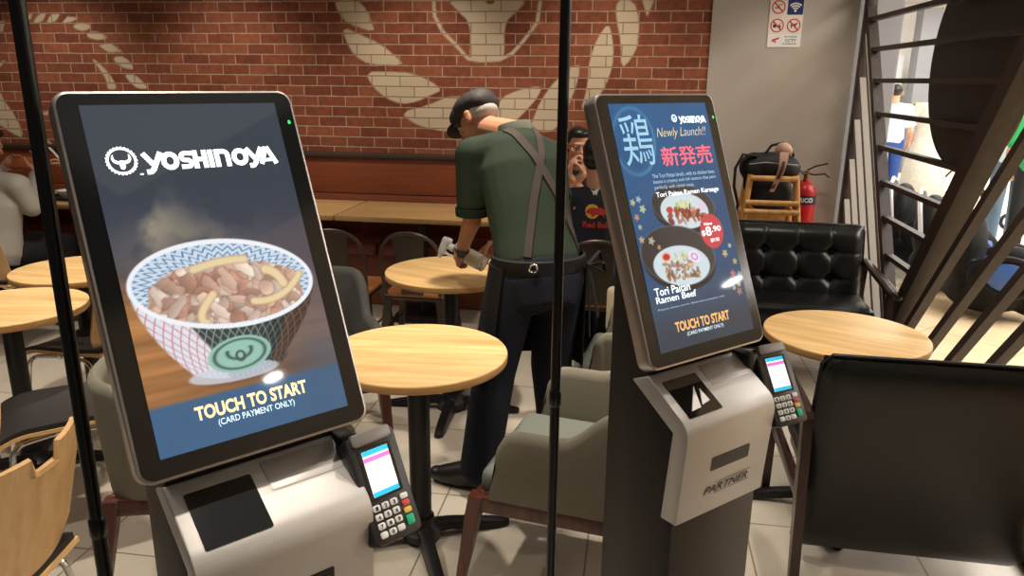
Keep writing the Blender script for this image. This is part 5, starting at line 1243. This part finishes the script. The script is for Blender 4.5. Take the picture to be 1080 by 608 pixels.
nrm = (V((.3, -.9, .2))); ax_ = (w1 - w0).normalized(); nrm = (nrm - ax_ * nrm.dot(ax_)).normalized(); aa, bb = frame(nrm); g = G(); c = lerp(w0, w1, .5) + nrm * .033; g.cyl(c, c + nrm * .008, .019); obj('watch_case', g, 'watch_black', wt_, 40)

# --- seated figures share one pose builder
def seated(label, x, y, d, seat_z, lean, headup, face_, lw, rw, hands, top, pants, hair='hair_black', sleeves=1.0, skin='skin', fat=1.0, lel=None, rel=None, glass=False, voxel=.009):
    d = V((d[0], d[1], 0)).normalized(); sd = V((d.y, -d.x, 0))                # sd = the sitter's right
    t = thing('person', label, 'person', (x, y, 0))
    pel = V((0, 0, seat_z + .1)); nk = pel + d * lean + V((0, 0, .5)); J = dict(pelvis=pel, neck=nk, head=nk + d * .06 + V((0, 0, .155)) + V(headup), face=face_, up=(0, 0, 1))
    for sx, s_ in (('l', -1), ('r', 1)):
        J[sx + 'sh'] = nk + sd * (.185 * s_) + V((0, 0, -.075)); J[sx + 'wr'] = V(lw if sx == 'l' else rw) - V((x, y, 0))
        el = lel if sx == 'l' else rel
        J[sx + 'el'] = (V(el) - V((x, y, 0))) if el else lerp(J[sx + 'sh'], J[sx + 'wr'], .5) + sd * (.06 * s_) + V((0, 0, -.14)) - d * .04
        J[sx + 'hip'] = pel + sd * (.09 * s_) + d * .04 + V((0, 0, -.01)); J[sx + 'kn'] = pel + sd * (.12 * s_) + d * .45 + V((0, 0, -.02)); J[sx + 'an'] = V((J[sx + 'kn'].x, J[sx + 'kn'].y, .09)) - d * .06; J[sx + 'toe'] = V((J[sx + 'an'].x, J[sx + 'an'].y, .035)) + d * .16
    P, M3 = figure(t, J, sd, d, hands, skin); face_bits(t, P, M3)
    def shirt(g):
        g.body([lerp(pel, nk, -.14), lerp(pel, nk, .0), lerp(pel, nk, .3), lerp(pel, nk, .6), lerp(pel, nk, .86), lerp(pel, nk, .98)], [(.16 * fat, .13 * fat), (.18 * fat, .145 * fat), (.165 * fat, .135 * fat), (.178 * fat, .13 * fat), (.14, .1), (.068, .064)], sd)
        for sx in ('l', 'r'):
            g.cap(lerp(pel, nk, .88), .08, J[sx + 'sh'], .071 * fat)
            if sleeves >= 1: g.cap(J[sx + 'sh'], .07 * fat, J[sx + 'el'], .058 * fat); g.cap(J[sx + 'el'], .058 * fat, lerp(J[sx + 'el'], J[sx + 'wr'], .93), .042 * fat)
            else: g.cap(J[sx + 'sh'], .07 * fat, lerp(J[sx + 'sh'], J[sx + 'el'], sleeves), .062 * fat)
    top_o = cloth(t, 'top', top, shirt, voxel)
    def trous(g):
        g.body([pel + V((0, 0, -.06)), pel, pel + V((0, 0, .06))], [(.15, .13), (.175, .145), (.16, .13)], sd)
        for sx in ('l', 'r'): g.cap(J[sx + 'hip'], .094, J[sx + 'kn'], .074); g.cap(J[sx + 'kn'], .074, J[sx + 'an'] + V((0, 0, .02)), .06)
    cloth(t, 'trousers', pants, trous, .012)
    for sx in ('l', 'r'): shoe(t, J[sx + 'an'], J[sx + 'toe'])
    g = G(); g.ell(P(0, -.022, .032), (.081, .094, .09), M3); g.ell(P(0, .015, .082), (.07, .08, .04), M3); g.ell(P(0, -.05, -.03), (.066, .06, .06), M3)
    hm = bake(g, .006, 4, 'hair'); link('hair', hm, hair, t)
    if glass: glasses(t, P)
    return t, J, P, M3, top_o, pel, nk, d, sd
# man in glasses on the banquette, facing the camera, hand at his mouth
seated('person with glasses on the banquette, a hand raised to the mouth', -.40, 5.36, (.1, -1), .5, .09, (.0, .0, 0), (.35, -1, -.12), (-.42, 5.05, 1.06), (-.33, 5.05, 1.07), dict(l=((.1, .1, 1), (.9, .3, 0), 1.0), r=((.05, .25, 1), (-.9, .3, 0), 1.1)), 'tee_dark', 'black_cloth', sleeves=.55, glass=True, lel=(-.25, 5.08, .85), rel=(-.55, 5.08, .85))
# navy jersey, back to the camera
nv, J, P, M3, jer, pel, nk, d, sd = seated('person in navy racing jersey seated with back to the camera', -.2, 4.36, (-.12, 1), .47, .07, (.0, .0, .02), (.25, 1, -.25), (-.3, 4.85, .84), (-.05, 4.86, .84), dict(l=((.2, .9, .1), (0, 0, -1), .6), r=((-.2, .9, .1), (0, 0, -1), .6)), 'navy_jersey', 'black_cloth', sleeves=.6)
tree = bvh(jer.data)
def decal(name, m, polys, cu, cv, z0, tree, parent, lift=.0035):
    g = G()
    for poly in polys:
        pts = []
        for a, b_ in poly:
            p = sd * (cu + a) - d * .6 + V((0, 0, z0 + b_)) + pel * 0 + V((pel.x, pel.y, 0)); hloc = tree.ray_cast(p, d)
            if hloc[0] is not None: pts.append(hloc[0] - d * lift)
        if len(pts) > 2:
            vs = [g.bm.verts.new(q) for q in pts]; g.bm.faces.new(vs)
    bmesh.ops.triangulate(g.bm, faces=g.bm.faces[:]); return obj(name, g, m, parent, 0, False)
decal('sun_emblem', 'sun_yellow', [[(.04 * math.cos(k * PI / 10), .04 * math.sin(k * PI / 10)) for k in range(20)]], -.03, 0, .955, tree, nv)
decal('bull_emblem', 'bull_red', [smoothpoly([(-.06, -.01), (-.045, .012), (-.02, .022), (.01, .018), (.03, .022), (.05, .008), (.075, .012), (.09, .03), (.088, .006), (.07, -.012), (.045, -.014), (.05, -.036), (.036, -.018), (.0, -.016), (-.02, -.034), (-.028, -.014)], 1)], -.01, 0, .955, tree, nv, .005)
decal('cat_emblem', 'white_print', [smoothpoly([(-.03, .02), (-.012, .008), (.006, .014), (.03, .024), (.014, .004), (.01, -.02), (.002, -.004), (-.012, -.018), (-.01, -.002)], 1)], -.015, 0, 1.055, tree, nv, .005)
tm = text_mesh('Red Bull', .03); xs = [v.co.x for v in tm.vertices]; sc_ = .15 / max(xs)
decal('shirt_lettering', 'bull_red', [[(tm.vertices[i].co.x * sc_ - .085, tm.vertices[i].co.y * sc_) for i in p.vertices] for p in tm.polygons], -.0, 0, .868, tree, nv, .005)
# diner in the grey hoodie at the left edge, phone in hand
seated('person in pale grey hoodie at the left edge, holding up a phone', -4.02, 4.14, (.12, 1), .47, .1, (-.1, .02, .02), (.3, .9, -.3), (-4.2, 4.52, 1.06), (-3.9, 4.48, 1.04), dict(l=((.4, .5, .5), (.8, -.2, 0), .7), r=((.0, .3, 1), (-.9, .2, 0), .55)), 'hoodie', 'black_cloth', 'hair_brown', fat=1.1, lel=(-4.25, 4.35, .86), rel=(-3.78, 4.25, .86))
ph = thing('mobile_phone', 'orange mobile phone held up by the person in the grey hoodie', 'phone', (-4.08, 4.57, 1.1)); ph.rotation_euler = (R(-25), 0, R(8)); obj('case', G().box((0, 0, 0), (.15, .01, .075), .004), 'phone_case', ph); obj('phone_screen', G().box((0, .0052, 0), (.138, .0012, .066)), 'printer_window', ph)
# diner in black, mostly behind the left kiosk, holding chopsticks
seated('person in black with chopsticks, mostly hidden by the left kiosk', -3.56, 4.74, (-.75, .65), .47, .12, (0, 0, 0), (-.8, .55, -.25), (-3.86, 4.9, .84), (-4.1, 5.0, .99), dict(l=((-.7, .6, .1), (0, 0, -1), .5), r=((-.6, .2, .5), (-.5, -.6, -.4), 1.0)), 'black_cloth', 'black_cloth')
cs_ = thing('chopsticks', 'pair of pale chopsticks in the hand of the diner in black', 'chopsticks', (-4.15, 5.03, 1.035))
for k in (0, 1): obj('stick', G().cyl((.05 + k * .008, .01 * k, .05 - .1), (-.12 + k * .004, .02 + .008 * k, .07 + .05), .0042, .003, 8), 'tissue', cs_)

# --- passers-by in the mall
def walker(label, x, y, d, build, h=1.65, skin='skin', hairm='hair_black'):
    d = V((d[0], d[1], 0)).normalized(); sd = V((d.y, -d.x, 0)); k = h / 1.7; t = thing('person', label, 'person', (x, y, 0))
    pel = V((0, 0, .93 * k)); nk = V((0, 0, 1.45 * k)) + d * .02; J = dict(pelvis=pel, neck=nk, head=nk + V((0, 0, .15 * k)) + d * .03, face=d, up=(0, 0, 1)); 
    for sx, s_ in (('l', -1), ('r', 1)):
        st = .14 * s_; J[sx + 'sh'] = nk + sd * (.18 * s_) + V((0, 0, -.07)); J[sx + 'el'] = J[sx + 'sh'] + sd * (.06 * s_) - d * .05 + V((0, 0, -.28)); J[sx + 'wr'] = J[sx + 'el'] + d * .18 + V((0, 0, -.16)); J[sx + 'hip'] = pel + sd * (.09 * s_); J[sx + 'kn'] = pel + sd * (.095 * s_) + d * (st * .6) + V((0, 0, -.44 * k)); J[sx + 'an'] = V((0, 0, .09)) + sd * (.095 * s_) + d * (st * .8); J[sx + 'toe'] = J[sx + 'an'] + d * .16 + V((0, 0, -.055))
    P, M3 = figure(t, J, sd, d, dict(l=(d * .6 + V((0, 0, -.6)), sd, .6), r=(d * .6 + V((0, 0, -.6)), -sd, .6)), skin); face_bits(t, P, M3)
    build(t, J, pel, nk, sd, d, k)
    for sx in ('l', 'r'): shoe(t, J[sx + 'an'], J[sx + 'toe'])
    g = G(); g.ell(P(0, -.022, .032), (.081, .094, .09), M3); g.ell(P(0, .015, .082), (.07, .08, .04), M3); link('hair', bake(g, .008, 3, 'hair'), hairm, t)
def topper(m):
    def f(t, J, pel, nk, sd):
        def b_(g):
            g.body([lerp(pel, nk, -.12), lerp(pel, nk, .0), lerp(pel, nk, .4), lerp(pel, nk, .7), lerp(pel, nk, .88), lerp(pel, nk, .98)], [(.16, .12), (.175, .13), (.165, .13), (.178, .125), (.14, .1), (.07, .065)], sd)
            for sx in ('l', 'r'): g.cap(lerp(pel, nk, .88), .08, J[sx + 'sh'], .07); g.cap(J[sx + 'sh'], .07, lerp(J[sx + 'sh'], J[sx + 'el'], .7), .064)
        cloth(t, 'top', m, b_, .012)
    return f
def legger(m, t, J, pel, nk, sd):
    def b_(g):
        g.body([lerp(pel, nk, -.16), lerp(pel, nk, 0), lerp(pel, nk, .1)], [(.16, .125), (.172, .13), (.155, .12)], sd)
        for sx in ('l', 'r'): g.cap(J[sx + 'hip'], .095, J[sx + 'kn'], .075); g.cap(J[sx + 'kn'], .075, J[sx + 'an'] + V((0, 0, .02)), .065)
    cloth(t, 'trousers', m, b_, .012)
def two(mt, mp):
    def f(t, J, pel, nk, sd, d, k): topper(mt)(t, J, pel, nk, sd); legger(mp, t, J, pel, nk, sd)
    return f
def dress(t, J, pel, nk, sd, d, k):
    topper('floral')(t, J, pel, nk, sd); g = G(); rings = []
    for z, rx, ry in ((1.02, .15, .115), (.9, .19, .15), (.6, .25, .21), (.16, .31, .28), (.15, .3, .27), (.6, .235, .2), (.9, .17, .13)): rings.append([sd * (rx * math.cos(a * PI / 24) * (1 + .03 * math.sin(a * 2.1))) + d * (ry * math.sin(a * PI / 24)) + V((0, 0, z * k)) for a in range(48)])
    obj('skirt', G().loft(rings, caps=False), 'floral', t, 60)
walker('person in long pale floral dress walking in the mall', 4.05, 11.6, (.6, 1), dress)
walker('person in blue jeans standing in the mall behind the diagonal screen beam', 3.85, 8.6, (.4, 1), two('tee_pale', 'jeans'))
walker('person in green top and black trousers at the right edge of the mall', 3.7, 7.75, (.5, 1), two('tee_green', 'black_cloth'))
walker('person in pale blue top far off in the mall beside the grey column', 3.42, 11.2, (.3, 1), two('tee_pale', 'tee_blue'))
